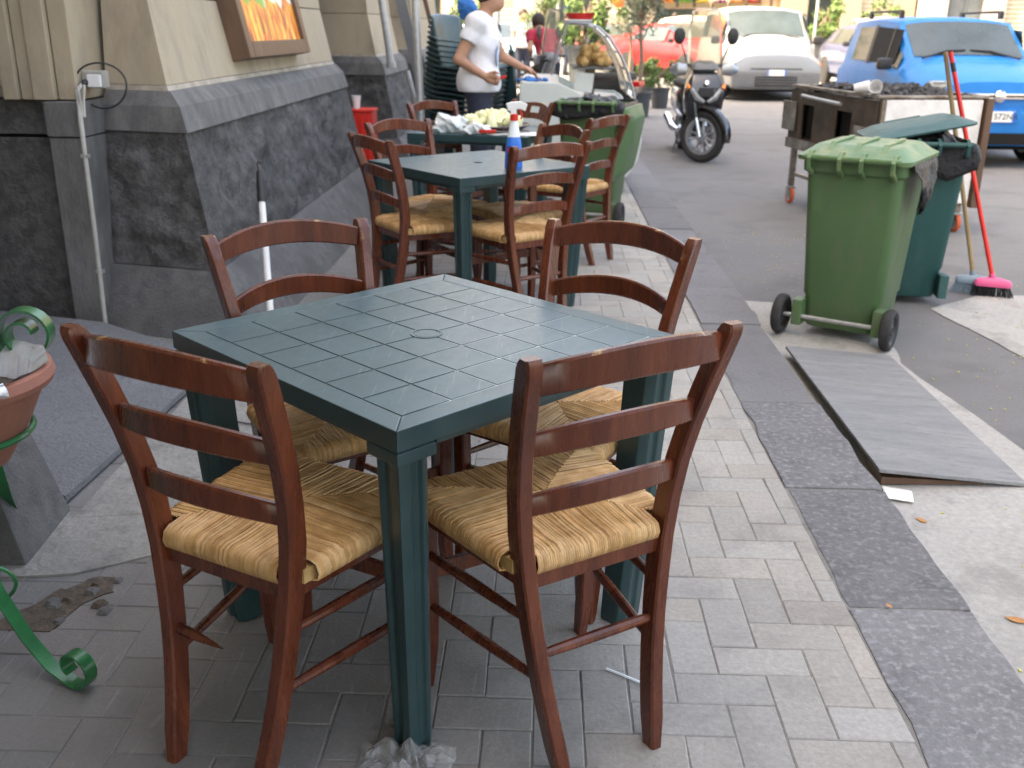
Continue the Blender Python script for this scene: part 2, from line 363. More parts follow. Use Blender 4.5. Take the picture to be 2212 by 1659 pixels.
M_['pipe'] = mat('grey_conduit', (.42, .41, .38), .6, (.34, .33, .30), 8, dirt=(.22, .2, .17), dscale=6)
M_['cable'] = mat('black_cable', (.02, .02, .022), .5)
M_['spray'] = mat('frosted_bottle', (.80, .86, .90), .3, alpha=1, rvar=0)
M_['liquid'] = mat('blue_cleaner', (.02, .20, .72), .2, rvar=0, spec=.7)
M_['label'] = mat('bottle_label', (.05, .06, .30), .4, rvar=0)
M_['clearbag'] = mat('clear_film', (.95, .96, .97), .08, trans=.90, ior=1.25, rvar=0, spec=.8)
M_['groove'] = mat('painted_groove_glare', (.045, .10, .115), .3, rvar=0)
def groove_nodes(m):        # sky glare in the grooves, painted pale over one half of the top
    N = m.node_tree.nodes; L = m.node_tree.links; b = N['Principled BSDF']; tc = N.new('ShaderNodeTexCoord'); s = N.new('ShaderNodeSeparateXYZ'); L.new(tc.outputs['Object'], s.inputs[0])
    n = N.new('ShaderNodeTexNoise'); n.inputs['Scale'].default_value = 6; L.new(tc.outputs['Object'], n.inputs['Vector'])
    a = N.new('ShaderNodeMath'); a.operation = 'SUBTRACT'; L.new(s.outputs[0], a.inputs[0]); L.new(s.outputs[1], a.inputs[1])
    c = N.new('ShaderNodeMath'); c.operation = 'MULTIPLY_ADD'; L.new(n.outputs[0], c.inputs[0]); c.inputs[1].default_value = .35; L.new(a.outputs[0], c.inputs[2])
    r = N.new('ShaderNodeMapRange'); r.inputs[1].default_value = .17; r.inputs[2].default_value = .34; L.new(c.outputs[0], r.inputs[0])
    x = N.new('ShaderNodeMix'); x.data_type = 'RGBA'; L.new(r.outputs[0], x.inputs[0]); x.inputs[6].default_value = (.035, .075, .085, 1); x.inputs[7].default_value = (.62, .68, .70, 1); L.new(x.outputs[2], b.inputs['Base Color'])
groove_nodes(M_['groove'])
# ================================================================== SETTING
def world_noise_mat(name, c1, c2, c3, rough=.85, s1=.9, s2=7, s3=60, bump=.35, bscale=90, attr=True, spots=0, bdist=.006, spotcol=(.03, .03, .03), light=None, grime=False, stretch=None):
    m = bpy.data.materials.new(name); m.use_nodes = True; N = m.node_tree.nodes; L = m.node_tree.links; b = N['Principled BSDF']
    g = N.new('ShaderNodeNewGeometry'); pos = g.outputs['Position']
    if stretch:
        mp0 = N.new('ShaderNodeMapping'); mp0.inputs['Scale'].default_value = stretch; mp0.inputs['Rotation'].default_value = (0, 0, .35); L.new(pos, mp0.inputs[0]); pos = mp0.outputs[0]
    def nz(s, det=6, ro=.62):
        n = N.new('ShaderNodeTexNoise'); n.inputs['Scale'].default_value = s; n.inputs['Detail'].default_value = det; n.inputs['Roughness'].default_value = ro
        L.new(pos, n.inputs['Vector']); return n.outputs[0]
    def rng(src, a, c):
        r = N.new('ShaderNodeMapRange'); r.inputs[1].default_value = a; r.inputs[2].default_value = c; L.new(src, r.inputs[0]); return r.outputs[0]
    def mix(f, a, c, bl='MIX'):
        x = N.new('ShaderNodeMix'); x.data_type = 'RGBA'; x.blend_type = bl
        if hasattr(f, 'links'): L.new(f, x.inputs[0])
        else: x.inputs[0].default_value = f
        for k, v in ((6, a), (7, c)):
            if hasattr(v, 'links'): L.new(v, x.inputs[k])
            else: x.inputs[k].default_value = (*v, 1)
        return x.outputs[2]
    cur = mix(rng(nz(s1), .35, .65), c1, c2)
    cur = mix(rng(nz(s2), .5, .75), cur, c3)
    if light: cur = mix(rng(nz(s2*5, 4, .62), .50, .66), cur, light)
    cur = mix(.35, cur, mix(rng(nz(s3), .3, .7), (.35, .35, .35), (1, 1, 1)), 'MULTIPLY')
    if spots:
        v = N.new('ShaderNodeTexVoronoi'); v.inputs['Scale'].default_value = spots; L.new(g.outputs['Position'], v.inputs['Vector'])
        cur = mix(rng(v.outputs['Distance'], .10, .05), cur, spotcol)
    if attr:
        a = N.new('ShaderNodeVertexColor'); a.layer_name = 'Col'; cur = mix(1.0, cur, a.outputs[0], 'MULTIPLY')
    if grime:       # foot-worn greasy dirt of the dining strip, ragged at its edge, and chair-leg scratches
        sx = N.new('ShaderNodeSeparateXYZ'); L.new(g.outputs['Position'], sx.inputs[0])
        ad = N.new('ShaderNodeMath'); ad.operation = 'MULTIPLY_ADD'; L.new(nz(1.7), ad.inputs[0]); ad.inputs[1].default_value = 1.1; L.new(sx.outputs[0], ad.inputs[2])
        cur = mix(mathn(N, L, rng(ad.outputs[0], 1.05, .05), .68), cur, (.105, .104, .106))
        mp = N.new('ShaderNodeMapping'); mp.inputs['Scale'].default_value = (26, 2.2, 1); mp.inputs['Rotation'].default_value = (0, 0, .5); L.new(g.outputs['Position'], mp.inputs[0])
        sc = N.new('ShaderNodeTexNoise'); sc.inputs['Scale'].default_value = 2.5; sc.inputs['Detail'].default_value = 4; sc.inputs['Distortion'].default_value = .6; L.new(mp.outputs[0], sc.inputs['Vector'])
        cur = mix(mathn(N, L, rng(sc.outputs[0], .62, .72), .22), cur, (.42, .41, .39))
    L.new(cur, b.inputs['Base Color']); b.inputs['Roughness'].default_value = rough; b.inputs['Specular IOR Level'].default_value = .35
    bp = N.new('ShaderNodeBump'); bp.inputs['Strength'].default_value = bump; bp.inputs['Distance'].default_value = bdist
    L.new(nz(bscale), bp.inputs['Height']); L.new(bp.outputs[0], b.inputs['Normal']); return m

M_['asphalt'] = world_noise_mat('asphalt', (.165, .166, .170), (.205, .205, .206), (.13, .13, .132), .9, .35, 2.2, 140, .5, 220, attr=False)
M_['concrete'] = world_noise_mat('worn_concrete', (.36, .355, .335), (.45, .44, .42), (.26, .255, .24), .9, .8, 5, 45, .7, 70, attr=False, bdist=.01)
M_['paver'] = world_noise_mat('paver_stone', (.345, .330, .305), (.415, .40, .37), (.265, .253, .237), .82, .9, 5, 75, .45, 120, spots=1.6, spotcol=(.10, .10, .10), grime=True)
M_['joint'] = world_noise_mat('paver_joint', (.20, .193, .178), (.27, .262, .245), (.14, .136, .127), .95, 2, 9, 80, .6, 120, attr=False)
M_['kerb'] = world_noise_mat('kerb_lava', (.165, .165, .172), (.21, .21, .217), (.125, .125, .13), .8, 1.5, 6, 70, .6, 60, attr=True, bdist=.008)
M_['kerbm'] = world_noise_mat('kerb_lava_mottled', (.150, .150, .157), (.195, .195, .202), (.115, .115, .122), .8, 1.5, 9, 70, .7, 50, attr=True, bdist=.008, light=(.27, .27, .275))
M_['slab'] = world_noise_mat('slate_slab', (.22, .225, .235), (.29, .295, .30), (.17, .175, .18), .6, 2, 12, 60, .6, 45, attr=False, bdist=.008, stretch=(1.2, 7, 1))

# road: one sheet to the horizon, crowned and rising gently away
mb = MB(); xs = [-150, -40, -8, 1.1, 6.1, 12, 40, 200]; ys = [-30, 0, 8, 20, 48, 90, 300]
vs = [(x, y, road_z(x, y)) for y in ys for x in xs]; n = len(xs)
mb.add(vs, [(j*n+i, j*n+i+1, (j+1)*n+i+1, (j+1)*n+i) for j in range(len(ys)-1) for i in range(n-1)])
struct('road', mb, M_['asphalt'], fixn=False, smooth=0)

# worn concrete along the gutter and by the bins, laid over the asphalt
def ragged(pts, amp, n=6):
    o = []
    for i, p in enumerate(pts):
        q = pts[(i+1) % len(pts)]; p = Vector(p); q = Vector(q)
        for k in range(n):
            t = k/n; v = p.lerp(q, t); d = noise.noise_vector(Vector((v.x*3, v.y*3, i)))*amp
            o.append((v.x+(d.x if k else 0), v.y+(d.y if k else 0)))
    return o
def road_sheet(name, pts, m, dz, amp=.025):
    mb = MB(); P = ragged(pts, amp); mb.add([(x, y, road_z(x, y)+dz) for x, y in P], [tuple(range(len(P)))])
    bm = bmesh.new(); me = bpy.data.meshes.new(name); me.from_pydata(mb.v, [], mb.f); me.materials.append(m)
    bm.from_mesh(me); bmesh.ops.triangulate(bm, faces=bm.faces); bmesh.ops.recalc_face_normals(bm, faces=bm.faces)
    for f in bm.faces:
        if f.normal.z < 0: f.normal_flip()
    bm.to_mesh(me); bm.free(); return tag(obj(name, me), kind='structure')
px2 = lambda L: [onroad(p).xy[:] for p in L]
road_sheet('concrete_gutter', [(1.09, .3), (2.6, .3), (1.95, 2.0), (1.80, 3.1), (1.66, 4.35), (1.75, 4.9), (1.6, 5.35), (1.09, 5.45)], M_['concrete'], .004)
road_sheet('concrete_patch', px2([(2010, 668), (2110, 640), (2260, 640), (2420, 700), (2380, 860), (2150, 740)]), M_['concrete'], .004)

# pavement bed, pavers
mb = MB(); mb.box((-.85, 9.5, -.0545), (3.86, 25, .10)); pave = struct('pavement', mb, M_['joint'], smooth=0)
PW = .105
def paver_mesh(x0, x1, y0, y1, col, j=.0016, seed=0):
    rnd = random.Random(seed); g = .0008; d = .003
    q = [(x0+g, y0+g), (x1-g, y0+g), (x1-g, y1-g), (x0+g, y1-g)]
    q = [(a+rnd.uniform(-j, j), b+rnd.uniform(-j, j)) for a, b in q]
    cx = sum(a for a, b in q)/4; cy = sum(b for a, b in q)/4
    tz = [rnd.uniform(-.0014, .0008) for _ in q]
    ins = [(a+(cx-a)*min(.9, d/max(.01, abs(cx-a))), b+(cy-b)*min(.9, d/max(.01, abs(cy-b)))) for a, b in q]
    mb = MB()
    vs = [(a, b, -.03) for a, b in q]+[(a, b, -.0035+z) for (a, b), z in zip(q, tz)]+[(a, b, -.001+z) for (a, b), z in zip(ins, tz)]
    mb.add(vs, [(0,1,5,4),(1,2,6,5),(2,3,7,6),(3,0,4,7),(4,5,9,8),(5,6,10,9),(6,7,11,10),(7,4,8,11),(8,9,10,11)], col)
    return mb
def paver_col(rnd):
    v = rnd.choice([.88, .94, .97, 1, 1, 1.03, 1.07]); w_ = rnd.uniform(-.02, .03); return (v*(1+w_), v, v*(1-w_))
KX = .788
cells = []
for yi in range(-2, 150):
    for xi in range(-29, 9):
        d = (xi-yi) % 4; y = 1.05+yi*PW
        x = xi*PW
        if d == 0: cells.append((x, x+2*PW, y, y+PW))
        elif d == 3: cells.append((x, x+PW, y, y+2*PW))
cells = [(a, min(b, KX), c, e) for a, b, c, e in cells if a < KX-.02 and b > -2.4 and c < 16 and c > .9]
def seen(cl):
    a, b, c, e = cl; px = None
    x, y = (a+b)/2, (c+e)/2; d = Vector((x, y, -CAM_H)); z = d.dot(_f)
    if z < .2: return 9e9
    u, v = d.dot(_r)/z*FPX+IMW/2, IMH/2-d.dot(_u)/z*FPX
    return z if -20 < u < IMW+20 and -20 < v < IMH+60 else 9e9
cells.sort(key=seen)
variants = {}
rndp = random.Random(3)
for k, (a, b, c, e) in enumerate(cells[:300]):
    full = abs(b-a-2*PW) < 1e-6 or abs(b-a-PW) < 1e-6
    if full and rndp.random() < .8:
        key = (round(b-a, 3), rndp.randrange(14))
        if key not in variants:
            variants[key] = paver_mesh(0, b-a, 0, e-c, paver_col(rndp), seed=k).mesh('paver', M_['paver'], smooth=0, fixn=False)
        me = variants[key]
    else: me = paver_mesh(0, b-a, 0, e-c, paver_col(rndp), seed=k).mesh('paver', M_['paver'], smooth=0, fixn=False)
    o = obj('paver', me, pave, (a, c, rndp.uniform(-.0012, .0004)))
mb = MB()
for k, (a, b, c, e) in enumerate(cells[300:]):
    q = paver_mesh(a, b, c, e, paver_col(rndp), seed=k); mb.add(q.v, q.f, q.c[0])
tag(mb.build('far_pavers', M_['paver'], pave, smooth=0, fixn=False), kind='stuff')

# rough patched concrete and flagstones by the doorway
def flag(name, pts, m, z0, z1, par, bevel=.004, amp=.012):
    mb = MB(); P = ragged(pts, amp, 5); mb.prism(P, z0, z1); return mb.build(name, m, par, bevel=0, smooth=0)
M_['flag'] = world_noise_mat('patched_stone', (.27, .265, .25), (.34, .33, .305), (.18, .178, .17), .85, 2.5, 9, 55, .9, 40, attr=False, bdist=.012)
flag('flagstone', [(-1.36, 2.55), (-1.0, 2.62), (-.98, 2.95), (-1.12, 3.3), (-1.37, 3.2)], M_['flag'], -.02, .005, pave)
flag('flagstone', [(-1.36, 3.22), (-1.11, 3.32), (-.9, 3.25), (-.86, 3.7), (-1.38, 3.72)], M_['flag'], -.02, .006, pave)
flag('flagstone', [(-1.75, 2.18), (-1.22, 2.24), (-1.02, 2.36), (-1.0, 2.60), (-1.9, 2.56)], M_['flag'], -.02, .004, pave)
flag('flagstone', [(-.97, 2.64), (-.78, 2.7), (-.74, 3.1), (-.9, 3.22), (-1.09, 3.28), (-.96, 2.94)], M_['flag'], -.02, .0035, pave)
flag('broken_hollow', [(-1.30, 1.98), (-1.16, 1.98), (-1.14, 2.08), (-1.08, 2.16), (-1.10, 2.22), (-1.17, 2.22), (-1.22, 2.17), (-1.26, 2.08)], M_['soil'], -.02, .0015, pave, amp=.03)
rq = random.Random(21)
for k in range(9):
    x, y = rq.gauss(-1.18, .055), rq.gauss(2.1, .07); s = rq.uniform(.006, .02); q_ = MB()
    q_.hexa([(x-s, y-s*rq.uniform(.5, 1), 0), (x+s*rq.uniform(.5, 1), y-s, 0), (x+s, y+s*rq.uniform(.4, 1), 0), (x-s*.8, y+s, 0)], [(x-s*.6, y-s*.5, s*.7), (x+s*.5, y-s*.6, s*.5), (x+s*.5, y+s*.4, s*.8), (x-s*.5, y+s*.6, s*.5)])
    q_.build('rubble_chip', M_['lava_smooth'] if k % 3 else M_['soil'], pave, smooth=0)

# kerb stones of dark lava
jy = [.4, 1.30, 2.18, 2.87, 3.64, 4.73, 5.45, 6.35, 7.2, 8.1, 9.2, 10.1, 11, 12, 13, 14, 15, 16, 17.2]
kerb = None
for i in range(len(jy)-1):
    mb = MB(); a, b = jy[i]+.004, jy[i+1]-.004; rr = random.Random(i)
    x0 = .795+rr.uniform(-.004, .004); x1 = 1.098+rr.uniform(-.010, .006); nn = 14
    L_ = [(x0+noise.noise((0, (a+(b-a)*k/nn)*6, 3))*.014, a+(b-a)*k/nn) for k in range(nn+1)]
    R_ = [(x1+noise.noise((5, (a+(b-a)*k/nn)*6, 3))*.016, a+(b-a)*k/nn) for k in range(nn+1)]
    c = rr.uniform(.82, 1.18); top = rr.uniform(-.002, .005)
    mb.prism(L_+R_[::-1], -.13, top, col=(c, c, c))
    o = mb.build('kerb_stone', M_['kerbm'] if b < 3.7 else M_['kerb'], None, bevel=.007, seg=2)
    tag(o, None, None, None, 'structure')

# ------------------------------------------------------------------ stone palazzo with battered piers on the left
X0 = -1.268
pal = thing('stone_palazzo', 'cream stone building with battered dark lava piers along the pavement', 'building', (X0-1, 8, 0))
def loc(mb): 
    mb.v = [(x-(X0-1), y-8, z) for x, y, z in mb.v]; return mb
def rough_hex(z0, b0, z1, b1, y0, y1, xin, amp, sub=.05, skew=.26, top=True):
    # a course of a battered pier: near face, street face and far face as displaced grids
    mb = MB()
    def pt(x, y, z): return Vector((x, y, z))
    def disp(p, nrm, e): 
        k = (noise.fractal(p*7, .9, 2.0, 6)*.8 + noise.noise(p*2.6)*.6 - .5*max(0, noise.noise(p*4+Vector((9, 3, 1)))-.15))*amp*e
        return p+nrm*k
    def edge(u, v): return min(1, min(u, 1-u)*9)*min(1, min(v, 1-v)*9)
    bb = lambda v: b0+(b1-b0)*v; zz = lambda v: z0+(z1-z0)*v
    nz_ = max(1, int((z1-z0)/sub)); 
    nf = max(1, int((X0-xin)/sub)); ns = max(1, int((y1-y0)/sub*.7))
    def front(u, v):
        xr = X0-bb(v); x = xin+(xr-xin)*u; y = y0+bb(v)+skew*(xr-x); return disp(pt(x, y, zz(v)), Vector((-.15, -1, .2)), edge(u, v))
    def side(u, v):
        ya = y0+bb(v); return disp(pt(X0-bb(v), ya+(y1-ya)*u, zz(v)), Vector((1, 0, .2)), edge(u, v))
    def far(u, v): 
        xr = X0-bb(v); return pt(xr+(xin-xr)*u, y1, zz(v))
    mb.grid(front, nf, nz_); mb.grid(side, ns, nz_); mb.grid(far, 1, 1)
    if top:
        xr, xr0 = X0-b1, X0-b0
        mb.add([(xin, y0+b1+skew*(xr-xin), z1), (xr, y0+b1, z1), (xr, y1, z1), (xin, y1, z1)], [(0, 1, 2, 3)])
        mb.add([(xin, y0+b0+skew*(xr0-xin), z0), (xr0, y0+b0, z0), (xr0, y1, z0), (xin, y1, z0)], [(3, 2, 1, 0)])
    bm = None
    return loc(mb)
def pier(y0, y1, xin, full=True):
    k = dict(fixn=False, smooth=50)
    rough_hex(-.02, -.01, .292, .222, y0, y1, xin, .004).build('base_course', M_['lava_smooth'], pal, **k)
    rough_hex(.296, .236, .904, .374, y0, y1, xin, .042, .026).build('rusticated_stone', M_['lava'], pal, **k)
    rough_hex(.906, .358, 1.019, .392, y0, y1+.02, xin, .003).build('ledge', M_['lava_ledge'], pal, **k)
    rough_hex(1.0195, .393, 1.083, .452, y0, y1+.02, xin, .003).build('ledge_slope', M_['lava_ledge'], pal, **k)
    rough_hex(1.0835, .462, 1.106, .472, y0, y1, xin, .006).build('mortar_bed', M_['mortar'], pal, **k)
    # cream ashlar blocks
    zs = [(1.108, .474, 1.496, .556), (1.502, .556, 1.93, .60), (1.936, .60, 2.4, .64)]
    for ci, (za, ba, zb, b2) in enumerate(zs):
        ysplit = [y0, y0+1.15-.25*ci, y0+2.3, y1] if y1-y0 > 3 else [y0, y1]
        for i in range(len(ysplit)-1):
            ya, yb = ysplit[i], ysplit[i+1]-.004
            if i == 0: rough_hex(za, ba, zb, b2, ya, yb, xin, .004).build('ashlar_block', M_['cream'], pal, **k)
            else:
                mb = MB(); mb.hexa([(xin, ya, za), (X0-ba, ya, za), (X0-ba, yb, za), (xin, yb, za)], [(xin, ya, zb), (X0-b2, ya, zb), (X0-b2, yb, zb), (xin, yb, zb)])
                loc(mb).build('ashlar_block', M_['cream'], pal, bevel=.004)
pier(4.2, 8.42, -2.06); pier(10.1, 12.2, -2.35)
pier(13.6, 17.4, -2.35)
# narrow pilaster and door jamb at the near end of the first pier
mb = MB(); mb.box((-2.135, 4.62, .44), (.16, .34, .90)); loc(mb).build('pilaster_shaft', M_['lava_ledge'], pal, bevel=.006)
mb = MB(); mb.box((-2.135, 4.615, .97), (.165, .35, .15)); loc(mb).build('pilaster_cap', M_['lava_ledge'], pal, bevel=.006)
mb = MB(); mb.box((-2.95, 4.75, .43), (1.46, .40, .90)); loc(mb).build('jamb_base', M_['lava'], pal, bevel=.006)
mb = MB(); mb.box((-2.95, 4.745, .97), (1.465, .41, .15)); loc(mb).build('jamb_cap', M_['lava'], pal, bevel=.006)
for i, (xa, xb, yy) in enumerate([(-2.085, -2.17, 4.50), (-2.175, -2.27, 4.47), (-2.275, -2.33, 4.485), (-2.335, -2.40, 4.46)]):
    mb = MB(); mb.box(((xa+xb)/2, yy+.2, 1.75), (xa-xb, .4, 1.40)); loc(mb).build('jamb_moulding', M_['cream'], pal, bevel=.008)
mb = MB(); mb.box((-3.1, 4.86, 1.75), (1.38, .4, 1.40)); loc(mb).build('jamb_wall', M_['mortar'], pal)
# walls of the building proper
def wbox(name, x0, x1, y0, y1, z0, z1, m):
    mb = MB(); mb.box(((x0+x1)/2, (y0+y1)/2, (z0+z1)/2), (x1-x0, y1-y0, z1-z0)); return loc(mb).build(name, m, pal, smooth=0)
wbox('shop_wall', -9, -2.4, 8.44, 10.08, -.1, 2.4, M_['cream']); wbox('shop_wall', -9, -2.4, 12.22, 13.58, -.1, 2.4, M_['cream'])
wbox('shop_wall', -9, -3.5, -14, 4.74, -.1, 2.4, M_['cream']); wbox('shop_wall', -9, -3.0, 4.96, 17.4, -.1, 2.39, M_['cream'])
wbox('upper_storeys', -9, -2.06, -14, 17.5, 2.405, 15.0, M_['cream'])
for yy in (-8, -4, 0, 4, 8, 12):
    for zz in (5, 9.2):
        wn_ = wbox('window', -2.5, -2.04, yy-.6, yy+.6, zz, zz+2.1, M_['carglass']); wbox('window_sill', -2.4, -1.9, yy-.75, yy+.75, zz-.15, zz-.002, M_['lava_ledge']).parent = wn_
wbox('cornice', -9.2, -1.6, -14.2, 17.7, 15.002, 15.4, M_['cream'])

# ------------------------------------------------------------------ far side of the square
M_['ochre'] = mat('ochre_render', (.27, .215, .16), .9, (.33, .275, .215), 1.2, .2, 20, dirt=(.17, .14, .11), dscale=1.2, damt=.5)
M_['pale'] = mat('pale_render', (.33, .30, .26), .9, (.38, .35, .31), 1.2, .2, 20, dirt=(.22, .20, .175), dscale=1.2, damt=.5)
M_['shutter'] = mat('wood_shutter', (.26, .17, .10), .7, (.33, .23, .14), 4, .2, 30)
M_['rollshut'] = mat('roller_shutter', (.48, .42, .32), .6, (.42, .36, .27), 4)
M_['greydoor'] = mat('grey_door', (.10, .115, .12), .6, (.13, .145, .15), 3)
def far_building(label, x0, x1, y, h, m, openings, plinth=True):
    t = thing('townhouse', label, 'building', ((x0+x1)/2, y, road_z((x0+x1)/2, y)), 0); cx = (x0+x1)/2; W2 = (x1-x0)/2
    # openings: (xa, xb, z0, z1, kind) in metres from the left end
    cuts = sorted(openings); cur = -W2; mbw = MB()
    for xa, xb, za, zb, kd in cuts:
        a, b = xa-W2, xb-W2
        mbw.box(((cur+a)/2, 4, h/2), (a-cur, 8, h)); cur = b
        mbw.box(((a+b)/2, 4.0, (h+zb)/2), (b-a, 8, h-zb))
        if za > .02: mbw.box(((a+b)/2, 4, za/2), (b-a, 8, za))
    mbw.box(((cur+W2)/2, 4, h/2), (W2-cur, 8, h)); mbw.build('wall', m, t, smooth=0)
    for xa, xb, za, zb, kd in cuts:
        a, b = xa-W2, xb-W2; w_ = b-a
        if kd == 'roll':
            nsl = int((zb-za)/.16)
            for i in range(nsl):
                q = MB(); q.box(((a+b)/2, .26, za+(i+.5)*(zb-za)/nsl), (w_-.02, .05, (zb-za)/nsl-.025)); q.build('slat', M_['rollshut'], t, smooth=0)
            q = MB(); q.box(((a+b)/2, .36, (za+zb)/2), (w_-.01, .04, zb-za-.01)); q.build('shutter_backing', M_['shutter'], t, smooth=0)
        elif kd == 'door':
            for s in (-1, 1):
                q = MB(); q.box(((a+b)/2+s*w_/4, .3, (za+zb)/2), (w_/2-.02, .07, zb-za-.02))
                for zc in (.25, .65): q.box(((a+b)/2+s*w_/4, .255, za+(zb-za)*zc), (w_/2-.3, .03, (zb-za)*.28))
                q.build('door_leaf', M_['greydoor'] if (xa*7) % 2 > 1 else M_['shutter'], t, bevel=.01)
        else:
            q = MB(); q.box(((a+b)/2, .5, (za+zb)/2), (w_-.01, .04, zb-za-.01)); q.build('pane', M_['carglass'], t, smooth=0)
            q = MB()
            for s in (a+.04, b-.04): q.box((s, .30, (za+zb)/2), (.08, .1, zb-za-.004))
            q.box(((a+b)/2, .30, zb-.05), (w_-.164, .1, .08)); q.build('shopfront_frame', M_['shutter'], t, smooth=0)
    q = MB(); q.box((0, -.06, .22), (2*W2-.01, .12, .44)); 
    if plinth: q.build('plinth', M_['lava_ledge'], t, smooth=0)
    return t
far_building('pale rendered townhouse at the far left of the square behind the standing man', -16, 3.0, 44, 14, M_['pale'], [(1.5, 3.6, 0, 3, 'shop'), (5, 7, 0, 3.2, 'door'), (9, 11.6, 0, 3, 'shop'), (12.6, 14.6, 0, 3, 'roll'), (16, 18, 0, 3.2, 'shop')])
far_building('ochre townhouse behind the silver car with dark shopfronts', 3.1, 14.5, 42, 14, M_['ochre'], [(1.2, 3.0, 0, 3.0, 'shop'), (4.6, 6.2, 0, 3.2, 'door'), (7.2, 8.6, 0, 3.0, 'shop'), (9.3, 10.6, 0, 3.0, 'roll')])
far_building('pale townhouse behind the blue car with roller shutters', 14.6, 25, 41, 14, M_['pale'], [(.8, 2.2, 0, 3, 'door'), (3.0, 5.2, 0, 3, 'roll'), (5.7, 7.3, 0, 3, 'roll'), (8.2, 9.4, 0, 3.2, 'door')])
far_building('ochre townhouse at the far right beyond the blue car', 25.1, 40, 40, 14, M_['ochre'], [(.6, 2.0, 0, 3, 'door'), (3.2, 5.2, 0, 3, 'shop'), (7, 9, 0, 3, 'door')])

# awning added out of view above the viewer to shade the near left
M_['canvas'] = mat('added_awning_canvas', (.16, .20, .17), .9, (.20, .24, .2), 4)
t = thing('added_shade_awning', 'dark canvas awning added out of view to shade the near pavement', 'awning', (-3.4, -2.2, 0))
mb = MB(); mb.hexa([(0, -2.6, 2.95), (4.0, -2.6, 2.45), (4.0, 3.1, 2.45), (0, 3.1, 2.95)], [(0, -2.6, 2.98), (4.0, -2.6, 2.48), (4.0, 3.1, 2.48), (0, 3.1, 2.98)]); mb.build('canopy', M_['canvas'], t, smooth=0)  # canopy of the added shade awning
mb = MB(); mb.hexa([(3.98, -2.6, 2.2), (4.0, -2.6, 2.2), (4.0, 3.1, 2.2), (3.98, 3.1, 2.2)], [(3.98, -2.6, 2.448), (4.0, -2.6, 2.448), (4.0, 3.1, 2.448), (3.98, 3.1, 2.448)]); mb.build('added_valance', M_['canvas'], t, smooth=0)
for yy in (-2.5, 1.6):
    mb = MB(); mb.tube([(3.9, yy, 0), (3.9, yy, 2.46)], .025, 10); mb.build('post', M_['galv'], t)  # posts of the added shade awning
# ================================================================== TABLES
TT = .73; TS = .8035
def make_table(label, loc, rotdeg, tiles, group='green plastic terrace tables'):
    t = thing('terrace_table', label, 'table', loc, R(rotdeg), group); h = TS/2; bw = .052; n = 6; tin = (TS-2*bw)/n
    # rim: four mitred bars, sloping very slightly inwards
    if tiles:
        for k in range(4):
            Rz = Matrix.Rotation(k*math.pi/2, 3, 'Z'); mb = MB()
            b = [(-h, -h, TT-.041), (h, -h, TT-.041), (h-bw, -h+bw, TT-.041), (-h+bw, -h+bw, TT-.041)]
            u = [(-h, -h, TT), (h, -h, TT), (h-bw, -h+bw, TT-.001), (-h+bw, -h+bw, TT-.001)]
            mb.hexa([Rz @ Vector(p) for p in b], [Rz @ Vector(p) for p in u]); mb.build('rim', M_['tplastic'], t, bevel=.0035)
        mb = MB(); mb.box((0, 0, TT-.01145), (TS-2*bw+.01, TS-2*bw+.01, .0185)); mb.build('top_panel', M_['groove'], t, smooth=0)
        q = MB(); q.box((0, 0, 0), (tin-.0042, tin-.0042, .006)); me = q.mesh('top_tile', M_['tplastic'], bevel=.0012, seg=2)
        for i in range(n):
            for j in range(n):
                obj('top_tile', me, t, (-h+bw+(i+.5)*tin, -h+bw+(j+.5)*tin, TT-.0038))
        q = MB(); q.lathe([(.0, TT-.004), (.030, TT-.004), (.031, TT+.0005), (.036, TT+.0008), (.037, TT-.003)], 32, cap=False); q.build('parasol_hole_ring', M_['tplastic'], t)
        q = MB(); q.lathe([(0, TT-.003), (.026, TT-.003), (.027, TT-.0002), (0, TT-.0002)], 32); q.build('parasol_hole_plug', M_['tplastic'], t)
    else:
        mb = MB(); mb.box((0, 0, TT-.0225), (TS, TS, .045)); mb.build('top_panel', M_['tplastic'], t, bevel=.005)
        q = MB(); q.lathe([(0, TT+.0008), (.024, TT+.0008), (.0245, TT+.0002), (0, TT+.0002)], 24); q.build('parasol_hole', M_['dark'], t)
    mb = MB()
    for k in range(4):
        Rz = Matrix.Rotation(k*math.pi/2, 3, 'Z')
        mb.box(Rz @ Vector((0, -h+.03, TT-.052)), (.008 if k % 2 else TS-.22, TS-.22 if k % 2 else .008, .022))
    mb.build('apron', M_['tplastic'], t, bevel=.002)
    # legs: fluted L-shaped posts leaning slightly inwards
    for sx in (-1, 1):
        for sy in (-1, 1):
            mb = MB(); w_ = .040; fl = .009
            sec = [(-w_, -w_), (w_*.55, -w_), (w_, -w_*.55), (w_, -fl*1.6), (w_-fl, -fl), (w_-fl, fl), (w_, fl*1.6), (w_, w_), (fl*1.6, w_), (fl, w_-fl), (-fl, w_-fl), (-fl*1.6, w_), (-w_*.55, w_), (-w_, w_*.55)]
            rings = []
            for z, e, k in ((0, .326, .80), (.02, .327, .84), (.40, .343, .93), (.665, .354, 1.0), (.69, .355, 1.0)):
                rings.append([Vector((sx*(e+(b*k)*1), sy*(e+(a*k)*1), z)) for a, b in sec])
            mb.loft(rings); lg = mb.build('leg', M_['tplastic'], t, bevel=.003)
            mb = MB(); mb.box((sx*.356, sy*.356, .673), (.088, .088, .024)); mb.build('leg_collar', M_['tplastic'], lg, bevel=.003)
    return t
make_table('dark green plastic table with a tiled top, nearest and empty', (-.253, 2.09, 0), 45+1.45, True)
make_table('dark green plastic table carrying the blue spray bottle, middle of the row', (-.332, 5.055, 0), 45-4.5, False)
make_table('dark green plastic table with the vegetable tray, farthest of the row', (-.41, 6.80, 0), -12, False)

